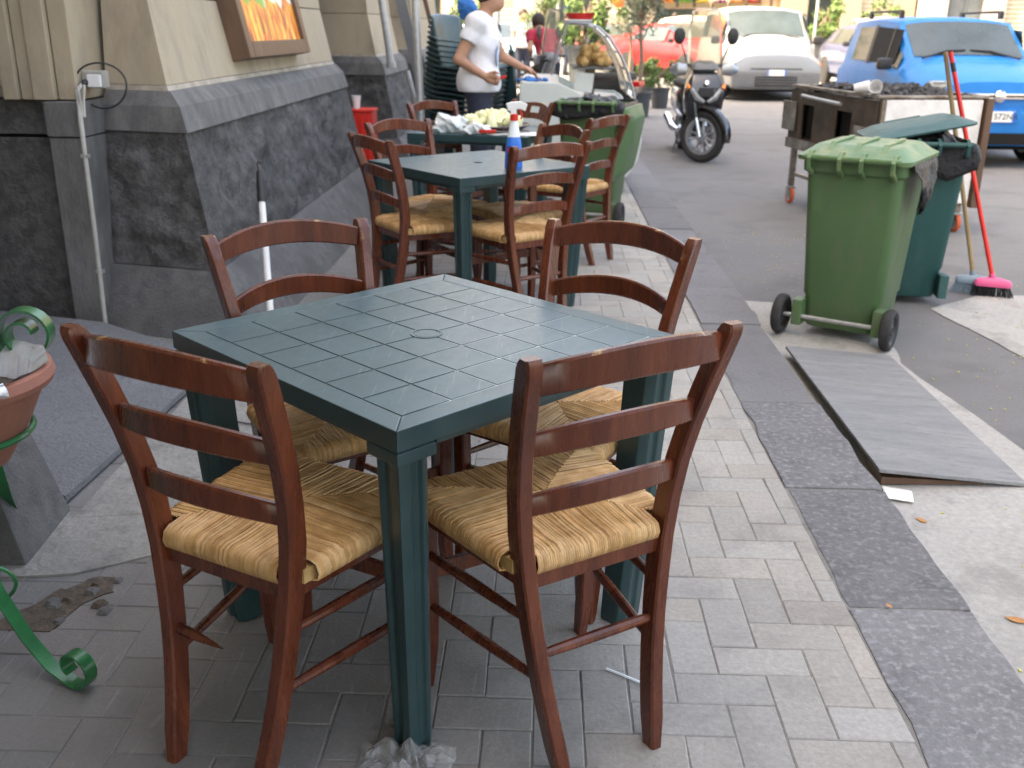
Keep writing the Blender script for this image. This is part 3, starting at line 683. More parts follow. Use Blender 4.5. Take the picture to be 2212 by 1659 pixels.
# ================================================================== CHAIRS
def lerp_prof(P, z):
    for (z0, v0), (z1, v1) in zip(P, P[1:]):
        if z <= z1: return v0+(v1-v0)*(z-z0)/(z1-z0)
    return P[-1][1]
def smooth_prof(P, z):
    zs = [p[0] for p in P]; vs = [p[1] for p in P]; n = len(P)
    for i in range(n-1):
        if z <= zs[i+1] or i == n-2:
            t = (z-zs[i])/(zs[i+1]-zs[i]); m0 = (vs[i+1]-vs[max(i-1, 0)])/(zs[i+1]-zs[max(i-1, 0)]); m1 = (vs[min(i+2, n-1)]-vs[i])/(zs[min(i+2, n-1)]-zs[i]); d = zs[i+1]-zs[i]
            return (2*t**3-3*t*t+1)*vs[i]+(t**3-2*t*t+t)*m0*d+(-2*t**3+3*t*t)*vs[i+1]+(t**3-t*t)*m1*d
PY = [(0, 0), (.2, .048), (.45, .075), (.62, .060), (.76, .022), (.885, -.020)]
def post_x(z): return .108+(.21-.108)*z/.88
def post_y(z): return smooth_prof(PY, z)
SEAT_R, SEAT_F, SY0, SY1 = .178, .222, .072, .445      # half widths and depth of the seat
def make_chair(style, broken=False, wear=0):
    """style 'slat' = three arched slats, 'hole' = one wide rail with a hand hole"""
    t = obj('rush_chair', None); t.empty_display_size = .05; W = M_['wood']
    for s in (-1, 1):
        mb = MB(); zs = [0, .06, .13, .2, .28, .36, .44, .52, .6, .68, .76, .82, .862, .876, .884]
        rings = []
        for z in zs:
            k = 1 if z < .86 else {.862: .97, .876: .80, .884: .52}[z]; kz = .82 if z < .03 else 1
            a, b = .0155*kz, .0215*k*kz*(1.08 if .3 < z < .6 else 1)
            x, y = s*post_x(z), post_y(z); c = .004
            rings.append([Vector((x+u, y+v, z)) for u, v in ((-a+c, -b), (a-c, -b), (a, -b+c), (a, b-c), (a-c, b), (-a+c, b), (-a, b-c), (-a, -b+c))])
        mb.loft(rings); mb.build('back_post', W, t, smooth=40)
        mb = MB(); rings = []
        for z, y, k in ((0, .402, .70), (.03, .398, .78), (.10, .390, .92), (.2, .388, 1), (.32, .394, 1), (.452, .400, 1), (.458, .400, .85)):
            a = .0175*k; c = .004*k; x = s*(.205-.008*z/.45)
            rings.append([Vector((x+u, y+v, z)) for u, v in ((-a+c, -a), (a-c, -a), (a, -a+c), (a, a-c), (a-c, a), (-a+c, a), (-a, a-c), (-a, -a+c))])
        mb.loft(rings); mb.build('front_leg', W, t, smooth=40)
        for zr in (.335, .21):
            a = Vector((s*(post_x(zr)+.002), post_y(zr)+.012, zr)); b = Vector((s*.203, .392, zr+(.0 if zr > .3 else .004)))
            q = MB(); P = [a.lerp(b, k/8) for k in range(9)]; q.tube(P, [.0085, .0095, .0105, .0112, .0115, .0112, .0105, .0095, .0085], 10); q.build('side_stretcher', W, t)
        q = MB(); a = Vector((s*(post_x(.425)-.002), post_y(.43)+.015, .425)); b = Vector((s*.198, .395, .425))
        q.sweep([a, b], [(-.009, -.022), (.009, -.022), (.009, .022), (-.009, .022)], (1, 0, 0)); q.build('seat_rail', W, t, bevel=.003)
    q = MB(); q.box((0, .40, .425), (.375, .018, .044)); q.build('seat_rail', W, t, bevel=.003)
    q = MB(); q.box((0, post_y(.43), .425), (2*post_x(.425)-.025, .018, .044)); q.build('seat_rail', W, t, bevel=.003)
    q = MB(); q.box((0, .39, .292), (.380, .014, .036)); q.build('front_stretcher', W, t, bevel=.003)
    zr = .262; x = post_x(zr); y = post_y(zr)
    if broken:
        q = MB(); a = Vector((-x+.012, y, zr)); b = Vector((-x+.125, y+.002, zr-.012))
        q.tube([a, a.lerp(b, .2), a.lerp(b, .5), a.lerp(b, .8), b], [.0105, .011, .0085, .0045, .0012], 10); o = q.build('snapped_back_stretcher', W, t)
        o['label'] = 'snapped back stretcher tapering to a point'
    else:
        q = MB(); q.tube([(-x+.008, y, zr), (-x*.5, y, zr), (0, y, zr), (x*.5, y, zr), (x-.008, y, zr)], [.0095, .011, .0115, .011, .0095], 10); q.build('back_stretcher', W, t)
    def rail(zc, hh, arch, bow, thick=.016, hole=False):
        n = 14; q = MB(); rings = []
        for i in range(n+1):
            u = -1+2*i/n; z = zc+arch*(1-u*u); hw = hh*(1+.16*(1-u*u)); xx = u*(post_x(zc)-.006); yy = lambda zq: post_y(zq)-bow*(1-u*u)
            r_ = .004
            rings.append([Vector((xx, yy(z)+v, z+e)) for v, e in ((-thick/2, -hw+r_), (-thick/2+r_, -hw), (thick/2-r_, -hw), (thick/2, -hw+r_), (thick/2, hw-r_), (thick/2-r_, hw), (-thick/2+r_, hw), (-thick/2, hw-r_))])
        q.loft(rings); return q
    if style == 'slat':
        for zc, hh in ((.838, .0265), (.706, .0220), (.576, .0205)): rail(zc, hh, .026, .045).build('back_slat', W, t, smooth=40)
    else:
        # one deep top rail pierced by a rounded hand hole
        bow = .04; th = .018; q = MB(); n = 28
        for i in range(n):
            for j in range(8):
                u0, u1 = -1+2*i/n, -1+2*(i+1)/n; 
                top = lambda u: .842+.030*(1-u*u); bot = lambda u: .742+.018*(1-u*u)
                um = (u0+u1)/2; zm = bot(um)+(top(um)-bot(um))*(j+.5)/8
                if abs(um) < .29 and abs(zm-.818) < .021: continue
                P = []
                for v in (-th/2, th/2):
                    for u, jj in ((u0, j), (u1, j), (u1, j+1), (u0, j+1)):
                        z = bot(u)+(top(u)-bot(u))*jj/8; P.append(Vector((u*(post_x(.8)-.006), post_y(z)-bow*(1-u*u)+v, z)))
                q.hexa(P[:4], P[4:])
        bmq = q; o = bmq.build('pierced_top_rail', W, t, smooth=0)
        rail(.60, .022, .02, .04).build('back_slat', W, t, smooth=40)
    # woven rush: every cord runs from the diagonal over the rail and under it
    q = MB(); rs = random.Random(11+broken)
    def sp(a, b):           # unit square -> trapezoid
        hw = SEAT_R+(SEAT_F-SEAT_R)*b; return (2*a-1)*hw, SY0+(SY1-SY0)*b
    def topz(a, b):
        e = min(a, 1-a, b, 1-b); return .478-.006*math.cos(min(1, e/.5)*math.pi)+.005*math.sin((a*2.1+b*1.3)*3)*.4
    NC = 72
    for side in range(4):
        for i in range(NC):
            u = (i+.5)/NC
            if (side == 0 and not .11 < u < .89) or (side in (1, 3) and u < .085): continue
            dmax = min(u, 1-u)*.985+.004
            base = rs.choice([(.70, .43, .20), (.74, .47, .22), (.64, .38, .16), (.72, .45, .23), (.59, .34, .15), (.77, .51, .27), (.67, .40, .18)])
            v = rs.uniform(.86, 1.10); col = tuple(c*v for c in base); lift = rs.uniform(0, .0035)
            pts = []
            def ab(d): return ((u, d), (1-d, u), (u, 1-d), (d, u))[side]
            k = 7; wob = rs.uniform(-.004, .004)
            for s_ in range(k+1):
                d = dmax*(1-s_/k); a, b = ab(max(d, .012)); x, y = sp(min(max(a+wob*math.sin(s_), 0), 1), b); pts.append(Vector((x, y, topz(a, b)+lift)))
            a, b = ab(0.0); x, y = sp(a, b); nrm = ((0, -1), (1, 0), (0, 1), (-1, 0))[side]; nv = Vector((nrm[0], nrm[1], 0))
            e = Vector((x, y, 0))
            pts += [e+nv*.010+Vector((0, 0, .467+lift)), e+nv*.0155+Vector((0, 0, .452)), e+nv*.011+Vector((0, 0, .438)), e-nv*.02+Vector((0, 0, .430))]
            L_ = (SEAT_R+SEAT_F if side % 2 == 0 else SY1-SY0)/NC
            q.tube(pts, L_*.60, 5, True, col, flat=.8)
    o = q.build('rush_seat', M_['straw'], t, smooth=60, fixn=False)
    q = MB(); q.prism([sp(.0, .03), sp(1.0, .03), sp(1.0, .99), sp(.0, .99)], .436, .464, col=(.5, .32, .14)); q.build('seat_stuffing', M_['straw'], t, smooth=0)
    return t
proto = make_chair('slat'); pb = make_chair('slat', True); ph = make_chair('hole')
GC = 'rush seated wooden chairs'
def place(ch, label, x, y, deg):
    tag(ch, label, 'chair', GC); ch.location = (x, y, 0); ch.rotation_euler = (0, 0, R(deg)); return ch
place(proto, 'rush seated wooden chair at the right of the nearest table, back to the viewer', .153, 1.591, 32.4)
place(pb, 'rush seated wooden chair with a snapped back stretcher, nearest on the left', -.608, 1.519, 333.5)
place(ph, 'wooden chair whose wide top rail has a hand hole, beside the white counter', -.097, 7.333, 131.2)
for lab, x, y, d in [
    ('rush seated wooden chair on the wall side of the nearest table, facing the viewer', -.644, 2.487, 218.5),
    ('rush seated wooden chair behind the right of the nearest table, facing the viewer', .194, 2.533, 145.3),
    ('rush seated wooden chair at the near left of the table with the spray bottle', -.809, 4.752, 304.3),
    ('rush seated wooden chair just in front of the spray bottle, back to the viewer', .025, 4.541, 37.4),
    ('rush seated wooden chair behind the left of the table with the spray bottle', -.795, 5.573, 226.9),
    ('rush seated wooden chair behind the right of the table with the spray bottle', .09, 5.36, 122.5),
    ('rush seated wooden chair nearest the kerb, standing before the green bin with hanging lid', .372, 6.07, 55.1),
    ('rush seated wooden chair behind the vegetable tray, by the galvanised pole', -.771, 7.064, 228.0)]:
    c = dup(proto, lab, (x, y, 0), R(d), GC); c['category'] = 'chair'

# ================================================================== SMALL THINGS ON AND BY THE TABLES
def spray_bottle(label, x, y, rot, head):
    t = thing('spray_bottle', label, 'bottle', (x, y, TT), rot)
    def ring(z, a, b, n=20): return [Vector((a*math.cos(2*math.pi*k/n), b*math.sin(2*math.pi*k/n), z)) for k in range(n)]
    q = MB(); q.loft([ring(z, a, b) for z, a, b in ((0, .040, .026), (.006, .044, .030), (.06, .043, .029), (.11, .037, .026), (.138, .0315, .0235))]); q.build('blue_liquid', M_['liquid'], t)
    q = MB(); q.loft([ring(z, a, b) for z, a, b in ((.1385, .0315, .0235), (.15, .029, .022), (.19, .021, .018), (.21, .015, .015))]); q.build('bottle_body', M_['spray'], t)
    q = MB(); q.loft([ring(z, a, b) for z, a, b in ((.207, .019, .019), (.235, .019, .019))]); q.build('collar', M_['red'], t)
    q = MB(); q.sweep([(-.035, 0, .262), (-.01, 0, .27), (.03, 0, .272), (.058, 0, .262)], [(-.013, -.017), (.013, -.017), (.013, .015), (-.013, .015)], (0, 1, 0)); q.box((-.004, 0, .244), (.03, .024, .03)); q.build('spray_head', M_[head], t, bevel=.004)
    q = MB(); q.sweep([(.026, 0, .255), (.038, 0, .235), (.034, 0, .212)], [(-.006, -.004), (.006, -.004), (.006, .004), (-.006, .004)], (0, 1, 0)); q.build('trigger', M_['red'], t, bevel=.002)
    q = MB(); q.grid(lambda u, v: Vector((.0448*math.cos(-2.5+u*1.2), .0308*math.sin(-2.5+u*1.2), .026+v*.075)), 12, 2); lb = q.build('label_sticker', M_['label'], t, fixn=False)
    q = MB(); q.grid(lambda u, v: Vector((.0453*math.cos(-2.4+u*.9), .0313*math.sin(-2.4+u*.9), .072+v*.02)), 8, 1); q.build('label_band', M_['red'], lb, fixn=False)
    t.scale = (1.0, 1.0, 1.10)
    return t
spray_bottle('spray bottle of blue cleaner with white trigger head on the middle table', -.145, 4.83, .2, 'white')

# tray of sliced aubergines, carrier bag, paper and knife on the far table
t = thing('vegetable_tray', 'dark round tray heaped with cut pale aubergines on the far table', 'tray', (-.36, 6.72, TT))
q = MB(); q.lathe([(0, .004), (.20, .004), (.25, .03), (.27, .045), (.262, .047), (.24, .036), (.19, .012), (0, .012)], 32, cap=False); q.build('tray_dish', M_['aubskin'], t)
ra = random.Random(5)
for k in range(34):
    a = ra.uniform(0, 6.283); rr_ = .21*math.sqrt(ra.random()); z = .04+ra.uniform(0, .085)*(1-rr_/.25); s = ra.uniform(.03, .048)
    q = MB(); kind = ra.random()
    if kind < .6:
        q.lathe([(0, -.011), (s*.93, -.011), (s, -.006), (s, .006), (s*.93, .011), (0, .011)], 14)
    else:
        q.lathe([(0, -s*1.2), (s*.5, -s), (s*.75, -.2*s), (s*.6, s), (0, s*1.3)], 12)
    M4 = Matrix.Rotation(ra.uniform(0, 6.28), 4, 'Z') @ Matrix.Rotation(ra.uniform(.2, 1.35), 4, 'X')
    q.v = [tuple(M4 @ Vector(p)) for p in q.v]; o = q.build('aubergine_slice', M_['aub'], t); o.location = (rr_*math.cos(a), rr_*math.sin(a), z)
def crumple(name, lo, hi, h, c, r, m, amp, f, seed, label, cat, loc):
    def fn(X, Y, Z):
        N_ = np.zeros_like(X); 
        for i, (a, k) in enumerate(((1, f), (.5, f*2.1), (.3, f*4))):
            N_ += a*np.abs(np.sin(X*k*1.1+seed+i)*np.cos(Y*k*.9+seed*2)+np.sin(Z*k+X*k*.6+seed))
        return np.maximum(ellip(X, Y, Z, c, r)+amp*(N_-.9), -Z+.001)
    o = obj(name, sdf_mesh(name, fn, lo, hi, h, m), None, loc); return tag(o, label, cat)
crumple('carrier_bag', (-.16, -.13, -.01), (.16, .13, .16), .008, (0, 0, .05), (.12, .09, .08), M_['bagwhite'], .018, 26, 1.3, 'crumpled white carrier bag left of the vegetable tray', 'bag', (-.62, 6.55, TT))
crumple('carrier_bag', (-.12, -.1, -.01), (.12, .1, .12), .008, (0, 0, .03), (.09, .07, .045), M_['bagwhite'], .014, 30, 4.3, 'small crumpled white bag in front of the vegetable tray', 'bag', (-.44, 6.46, TT))
def paper(name, label, pts, z, cat='paper', par=None, m='paper'):
    q = MB(); n = 8; P = [Vector((*p, 0)) for p in pts]
    def fn(u, v):
        p = P[0].lerp(P[1], u).lerp(P[3].lerp(P[2], u), v); return Vector((p.x, p.y, z+.004+.006*noise.noise(Vector((p.x*14, p.y*14, z*3)))))
    q.grid(fn, n, n); o = q.build(name, M_[m], None, fixn=False)
    sol = o.modifiers.new('s', 'SOLIDIFY'); sol.thickness = .0008
    return tag(o, label, cat)
paper('paper_sheet', 'white paper sheet on the far table under the knife', [(-.38, 6.40), (-.05, 6.36), (.0, 6.6), (-.2, 6.62)], TT)
t = thing('kitchen_knife', 'red handled kitchen knife lying before the vegetable tray', 'knife', (-.36, 6.415, TT+.012), -.1)
q = MB(); q.box((0, 0, .012), (.11, .024, .02)); q.build('handle', M_['red'], t, bevel=.006)
q = MB(); q.add([(.055, -.014, .01), (.20, -.012, .01), (.23, .012, .01), (.055, .014, .01), (.055, -.014, .013), (.20, -.012, .013), (.23, .012, .013), (.055, .014, .013)], [(3,2,1,0),(4,5,6,7),(0,1,5,4),(1,2,6,5),(2,3,7,6),(3,0,4,7)]); q.build('blade', M_['alu'], t, smooth=0)

# plastic film by the near table leg, drinking straw, napkin, leaves
q = MB()
def film(u, v):
    x = (u-.5)*.19; y = (v-.5)*.13; P_ = Vector((x*16, y*16, 3.3)); e = max(0, 1-(2*abs(u-.5))**3)*max(0, 1-(2*abs(v-.5))**3)
    rg = abs(noise.noise(P_))*1.4+abs(noise.noise(P_*2.3))*.8+abs(noise.noise(P_*5))*.35
    return Vector((x+.012*noise.noise(P_*1.7), y+.012*noise.noise(P_*1.9+Vector((4, 0, 0)))+.02*noise.noise(Vector((u*4, 0, 1))), .004+.040*rg*e))
q.grid(film, 70, 46); o = q.build('film_bag', M_['clearbag'], None, fixn=False, smooth=25); o.location = (-.252, 1.560, 0); sm = o.modifiers.new('s', 'SOLIDIFY'); sm.thickness = .0012
tag(o, 'crumpled clear plastic bag at the foot of the nearest table leg', 'bag')
q = MB(); q.tube([(.165, 1.89, .004), (.20, 1.868, .004), (.24, 1.842, .004)], .003, 6); tag(q.build('drinking_straw', M_['spray']), 'thin pale drinking straw lying on the pavers', 'straw')
paper('paper_napkin', 'folded white napkin lying by the kerb below the stone ramp', [(1.135, 2.92), (1.215, 2.90), (1.235, 2.98), (1.15, 3.02)], -.058, 'napkin')
M_['dryleaf'] = mat('dry_leaf', (.50, .24, .08), .7, (.38, .17, .06), 20)
def leaf(x, y, z, s, rot, lab):
    q = MB(); n = 6
    pts = [(0, -1), (.35, -.5), (.45, 0), (.32, .5), (0, 1), (-.32, .5), (-.45, 0), (-.35, -.5)]
    up = lambda a, b: .35*a*a+.12*b*b
    vs = [Vector((0, 0, .02))]+[Vector((a, b, up(a, b)+.04)) for a, b in pts]; vs2 = [v-Vector((0, 0, .04)) for v in vs]
    q.add(vs+vs2, [(0, 1+i, 1+(i+1) % 8) for i in range(8)]+[(9, 10+(i+1) % 8, 10+i) for i in range(8)]+[(1+i, 10+i, 10+(i+1) % 8, 1+(i+1) % 8) for i in range(8)])
    M4 = Matrix.Translation((x, y, z+.002)) @ Matrix.Rotation(rot, 4, 'Z') @ Matrix.Scale(s, 4)
    q.v = [tuple(M4 @ Vector(v)) for v in q.v]; return tag(q.build('fallen_leaf', M_['dryleaf'], fixn=False), lab, 'leaf', 'fallen dry leaves')
for px, s, r_, lab in [((2196, 1345), .030, 1.2, 'dry tan leaf in the gutter at the right edge of the picture'), ((1990, 1128), .022, .6, 'small dry leaf in the gutter just below the napkin'),
                       ((1582, 288), .05, .3, 'orange dry leaf on the asphalt right of the scooter'), ((1468, 437), .02, 2, 'tiny leaf on the asphalt by the kerb before the scooter'),
                       ((1510, 318), .04, 1.5, 'dry leaf on the asphalt under the scooter wheel')]:
    g = onroad(px); leaf(g.x, g.y, g.z+.004, s, r_, lab)
g = onz((1920, 1312), .004); leaf(g.x, g.y, .006, .012, .3, 'tiny brown leaf on the joint of the kerb stones')
# scattered yellow-green blossom specks on the asphalt: nobody could count them
q = MB(); rb = random.Random(8)
M_['speck'] = mat('blossom', (.50, .48, .16), .8, rvar=0)
for k in range(420):
    x, y = rb.gauss(1.75, .5), rb.uniform(1.6, 7.5)
    if x < 1.13: continue
    if 1.1 < x < 1.7 and 2.9 < y < 4.6: continue
    if math.hypot(x-1.55, y-4.8) < .42 or math.hypot(x-2.1, y-5.5) < .38: continue
    s = rb.uniform(.002, .005); z = road_z(x, y)+.0065
    q.box((x, y, z), (s*2, s*1.4, .003), Matrix.Rotation(rb.uniform(0, 3), 3, 'Z'))
tag(q.build('blossom_litter', M_['speck'], smooth=0), 'pale yellow blossom specks strewn over the asphalt', 'litter', kind='stuff')
# ================================================================== LEFT EDGE: PLANT STAND, PEDESTAL, RAMP, WALL FITTINGS
# stone threshold ramp towards the doorway
q = MB()
P = [(-1.42, 2.63), (-1.385, 3.60), (-1.50, 4.03), (-2.03, 4.33), (-2.75, 4.40), (-2.75, 2.86)]
zb = lambda x: .004+.085*max(0, (-1.39-x))/1.36*1.0
q.loft([[Vector((x, y, zb(x)+.002)) for x, y in P], [Vector((x, y, zb(x)+.028)) for x, y in P]])
M_['chequer'] = world_noise_mat('pecked_slab', (.185, .19, .20), (.22, .225, .235), (.15, .152, .16), .75, 2, 30, 90, 1.0, 75, attr=False, bdist=.012)
tag(q.build('stone_ramp', M_['chequer'], None, bevel=.004), 'pecked grey stone ramp slab sloping up to the doorway on the left', 'ramp')
q = MB(); q.hexa([(-2.0, 2.27, 0), (-1.36, 2.27, 0), (-1.39, 2.60, 0), (-2.0, 2.60, 0)], [(-2.0, 2.32, .50), (-1.50, 2.32, .50), (-1.52, 2.55, .50), (-2.0, 2.55, .50)])
tag(q.build('stone_block', M_['lava_smooth'], None, bevel=.012), 'grey stone block leaning inward behind the terracotta bowl', 'stone block')

SC = Vector((-1.345, 2.07, 0))
t = thing('plant_bowl', 'terracotta plant bowl lined with silvery film, cut by the left edge', 'plant pot', SC)
q = MB(); q.lathe([(0, .40), (.10, .40), (.155, .49), (.195, .575), (.20, .585), (.218, .59), (.224, .605), (.218, .625), (.205, .63), (.196, .62), (.188, .58), (.15, .5), (0, .46)], 48, cap=False); bw_ = q.build('bowl', M_['terra'], t)
def lin(u, v):
    a = u*2*math.pi; r0 = .184-.03*v; fold = .0022*math.sin(a*23+v*2)+.0016*math.sin(a*41); z = .633-.095*v
    if v < .2: r0 = .212+.004*math.sin(a*9); fold *= .2; z = .637
    return Vector(((r0+fold*(.4+v))*math.cos(a), (r0+fold*(.4+v))*math.sin(a), z+.002*math.sin(a*17)))
q = MB(); q.grid(lin, 180, 5); o = q.build('film_liner', M_['foil'], bw_, fixn=False)
def flap(u, v):
    a = -1.35+u*.85; r0 = .212+.016*math.sin(v*3.0); z = .636-.05*v*(1-.4*math.sin(u*9)**2)
    return Vector(((r0+.003*math.sin(a*40))*math.cos(a), (r0+.003*math.sin(a*40))*math.sin(a), z))
q = MB(); q.grid(flap, 40, 5); q.build('film_flap', M_['foil'], bw_, fixn=False)
q = MB(); q.lathe([(.172, .555), (.12, .565), (.05, .572), (0, .573)], 24, cap=False); q.build('soil', M_['soil'], t)

t = thing('iron_plant_stand', 'green painted wrought iron plant stand with scrolled feet', 'plant stand', SC)
q = MB(); q.tube([(.158*math.cos(a), .158*math.sin(a), .475) for a in [2*math.pi*k/40 for k in range(41)]], .008, 8); q.build('ring', M_['ironGreen'], t)
def strap_leg(root, ang, name='scrolled_leg', k=1.0):
    d = Vector((math.cos(ang), math.sin(ang), 0)); P = [Vector(root)+d*(r_*k)+Vector((0, 0, z)) for r_, z in ((.01, .60), (.0, .52), (-.01, .42), (.0, .30), (.045, .18), (.11, .085), (.17, .028), (.225, .006))]
    cx, cz = .245, .052
    for j in range(18):
        a = -math.pi*.60+j/17*math.pi*1.9; rad = .050*(1-.55*j/17); P.append(Vector(root)+d*((cx+rad*math.cos(a))*k)+Vector((0, 0, cz+rad*math.sin(a))))
    q = MB(); q.sweep(P, [(-.016, -.003), (.016, -.003), (.016, .003), (-.016, .003)], d.cross(Vector((0, 0, 1)))); q.build(name, M_['ironGreen'], t, bevel=.001, seg=1, smooth=50)
strap_leg((.11, -.19, 0), -.40, k=1.05); strap_leg((-.20, .06, 0), 2.7); strap_leg((-.06, -.20, 0), -1.75); strap_leg((-.05, .2, 0), 1.9)
# free top scroll on the wall side
P = []; dd = Vector((1, .1, 0)).normalized()
for k in range(40):
    a = math.pi*1.15-k/39*math.pi*3.1; rad = .062-.040*max(0, k-14)/25; P.append(Vector((.085, .20, .655))+dd*(rad*math.cos(a))+Vector((0, 0, rad*math.sin(a))))
P = [Vector((-.02, .19, .50)), Vector((.0, .20, .58))]+P
q = MB(); q.sweep(P, [(-.022, -.003), (.022, -.003), (.022, .003), (-.022, .003)], dd.cross(Vector((0, 0, 1)))); q.build('top_scroll', M_['ironGreen'], t, smooth=50)
q = MB(); P = []
for k in range(40):
    a = k/39*math.pi*1.9; P.append(Vector((.10+.075*math.cos(a-1.9), -.20+.03*math.sin(a), .185+.055*math.sin(a-1.9)+.012*k/39)))
q.tube(P, .0045, 6); q.build('twisted_wire', M_['ironGreen'], t)

# junction box, cable loop and conduit
t = thing('junction_box', 'white electrical junction box with looped black cable on the cream stone', 'junction box', (-2.035, 4.60, 1.135))
q = MB(); q.box((0, 0, 0), (.095, .07, .075)); q.build('box_body', M_['pipe'], t, bevel=.006)
q = MB(); q.box((.012, -.045, -.005), (.062, .02, .055)); q.build('cover', M_['white'], t, bevel=.006)
q = MB(); q.lathe([(0, 0), (.014, 0), (.013, .02), (.006, .03), (0, .03)], 12, Matrix.Translation((-.025, -.05, -.01)) @ Matrix.Rotation(R(100), 4, 'X')); q.build('plug', M_['blackplastic'], t)
P = [Vector((-.05+.0+.0, -.05, -.02))]
for k in range(28):
    a = math.pi*1.05-k/27*math.pi*1.95; P.append(Vector((.045+.115*math.cos(a), -.055+.012*math.sin(a*2), -.025+.098*math.sin(a))))
q = MB(); q.tube(P, .0042, 8); q.build('cable_loop', M_['cable'], t)
t = thing('wall_conduit', 'thin grey conduit running down the pier to the pavement', 'pipe', (-2.03, 4.38, 0))
P = [(-.045, .17, 1.12), (-.035, .08, 1.09), (-.01, .03, 1.03), (-.005, .015, .98), (.0, .0, .83), (.002, -.01, .5), (.0, -.015, .25), (-.004, -.018, 0)]
q = MB(); q.tube([Vector(p) for p in P], [.009, .009, .010, .011, .0105, .0105, .0105, .0105], 10); q.build('conduit', M_['pipe'], t)
q = MB(); q.tube([Vector((.012, .06, 1.12)), Vector((.01, .035, 1.05)), Vector((.012, .02, .985))], .006, 8); q.tube([Vector((-.02, .06, 1.11)), Vector((.0, .03, 1.04)), Vector((.005, .018, .985))], .006, 8); q.build('loose_cable', M_['pipe'], t)
for z in (.82, .30):
    q = MB(); q.box((0, .004-.012*(.9-z), z), (.034, .026, .016)); q.build('pipe_clip', M_['galv'], t, bevel=.003)

# framed picture board of pasta on the pier
M_['pasta'] = bpy.data.materials.new('pasta_print'); m = M_['pasta']; m.use_nodes = True; N = m.node_tree.nodes; L = m.node_tree.links; b = N['Principled BSDF']
tc = N.new('ShaderNodeTexCoord'); mp = N.new('ShaderNodeMapping'); mp.inputs['Scale'].default_value = (1, 9, 2.2); mp.inputs['Rotation'].default_value = (.25, 0, 0); L.new(tc.outputs['Object'], mp.inputs[0])
n1 = N.new('ShaderNodeTexNoise'); n1.inputs['Scale'].default_value = 2.2; n1.inputs['Detail'].default_value = 3; n1.inputs['Distortion'].default_value = 1.2; L.new(mp.outputs[0], n1.inputs[0])
cr = N.new('ShaderNodeValToRGB'); e = cr.color_ramp; e.elements[0].position = .33; e.elements[0].color = (.10, .03, .01, 1); e.elements[1].position = .72; e.elements[1].color = (.95, .72, .16, 1)
for p, c in ((.42, (.62, .07, .02, 1)), (.5, (.90, .24, .03, 1)), (.6, (.95, .50, .07, 1))): x = e.elements.new(p); x.color = c
L.new(n1.outputs[0], cr.inputs[0])
sx = N.new('ShaderNodeSeparateXYZ'); L.new(tc.outputs['Object'], sx.inputs[0])
n2 = N.new('ShaderNodeTexNoise'); n2.inputs['Scale'].default_value = 4.5; L.new(tc.outputs['Object'], n2.inputs[0])
ad = N.new('ShaderNodeMath'); ad.operation = 'ADD'; L.new(sx.outputs[2], ad.inputs[0])
mu = N.new('ShaderNodeMath'); mu.operation = 'MULTIPLY'; mu.inputs[1].default_value = .35; L.new(n2.outputs[0], mu.inputs[0]); L.new(mu.outputs[0], ad.inputs[1])
mr = N.new('ShaderNodeMapRange'); mr.inputs[1].default_value = .20; mr.inputs[2].default_value = .225; L.new(ad.outputs[0], mr.inputs[0])
mr2 = N.new('ShaderNodeMapRange'); mr2.inputs[1].default_value = -.1; mr2.inputs[2].default_value = .0; L.new(sx.outputs[1], mr2.inputs[0])
gw = N.new('ShaderNodeMix'); gw.data_type = 'RGBA'; gw.inputs[6].default_value = (.12, .45, .06, 1); gw.inputs[7].default_value = (.85, .84, .70, 1); L.new(mr2.outputs[0], gw.inputs[0])
fx = N.new('ShaderNodeMix'); fx.data_type = 'RGBA'; L.new(mr.outputs[0], fx.inputs[0]); L.new(cr.outputs[0], fx.inputs[6]); L.new(gw.outputs[2], fx.inputs[7])
L.new(fx.outputs[2], b.inputs['Base Color']); b.inputs['Roughness'].default_value = .3
def on_pier(px, off):
    # batter of the cream courses: x = X0-.474-.21*(z-1.108)
    d = ray(px); # (X0-.474+off) - .21*(z-1.108)
    tt = (X0-.474+off+.21*1.108-.21*CAM_H)/(d.x+.21*d.z); return Vector((d.x*tt, d.y*tt, CAM_H+d.z*tt))
pA, pB = on_pier((540, 130), .10), on_pier((672, 127), .10)
t = thing('picture_board', 'brown framed menu picture of spaghetti hung on the cream pier', 'picture', (pA.x-.05, (pA.y+pB.y)/2, pA.z)); t.rotation_euler = (0, -math.atan(.21), 0)
W2 = (pB.y-pA.y)/2; HB = 1.0
q = MB(); q.box((-.01, 0, HB/2), (.07, 2*W2-.16, HB-.16)); q.build('backing_box', M_['frame'], t, smooth=0)
for s in (-1, 1):
    q = MB(); q.box((.0, s*(W2-.05), HB/2), (.12, .10, HB)); q.build('frame_side', M_['frame'], t, bevel=.006)
q = MB(); q.box((.0, 0, .045), (.12, 2*W2-.202, .09)); q.build('frame_bottom', M_['frame'], t, bevel=.006)
q = MB(); q.box((.0, 0, HB-.05), (.12, 2*W2-.202, .10)); q.build('frame_top', M_['frame'], t, bevel=.006)
q = MB(); q.box((.030, 0, HB/2), (.006, 2*W2-.2, HB-.18)); q.v = [(x, y, z-.3) for x, y, z in q.v]; o = q.build('pasta_print', M_['pasta'], t, smooth=0); o.location = (0, 0, .3)

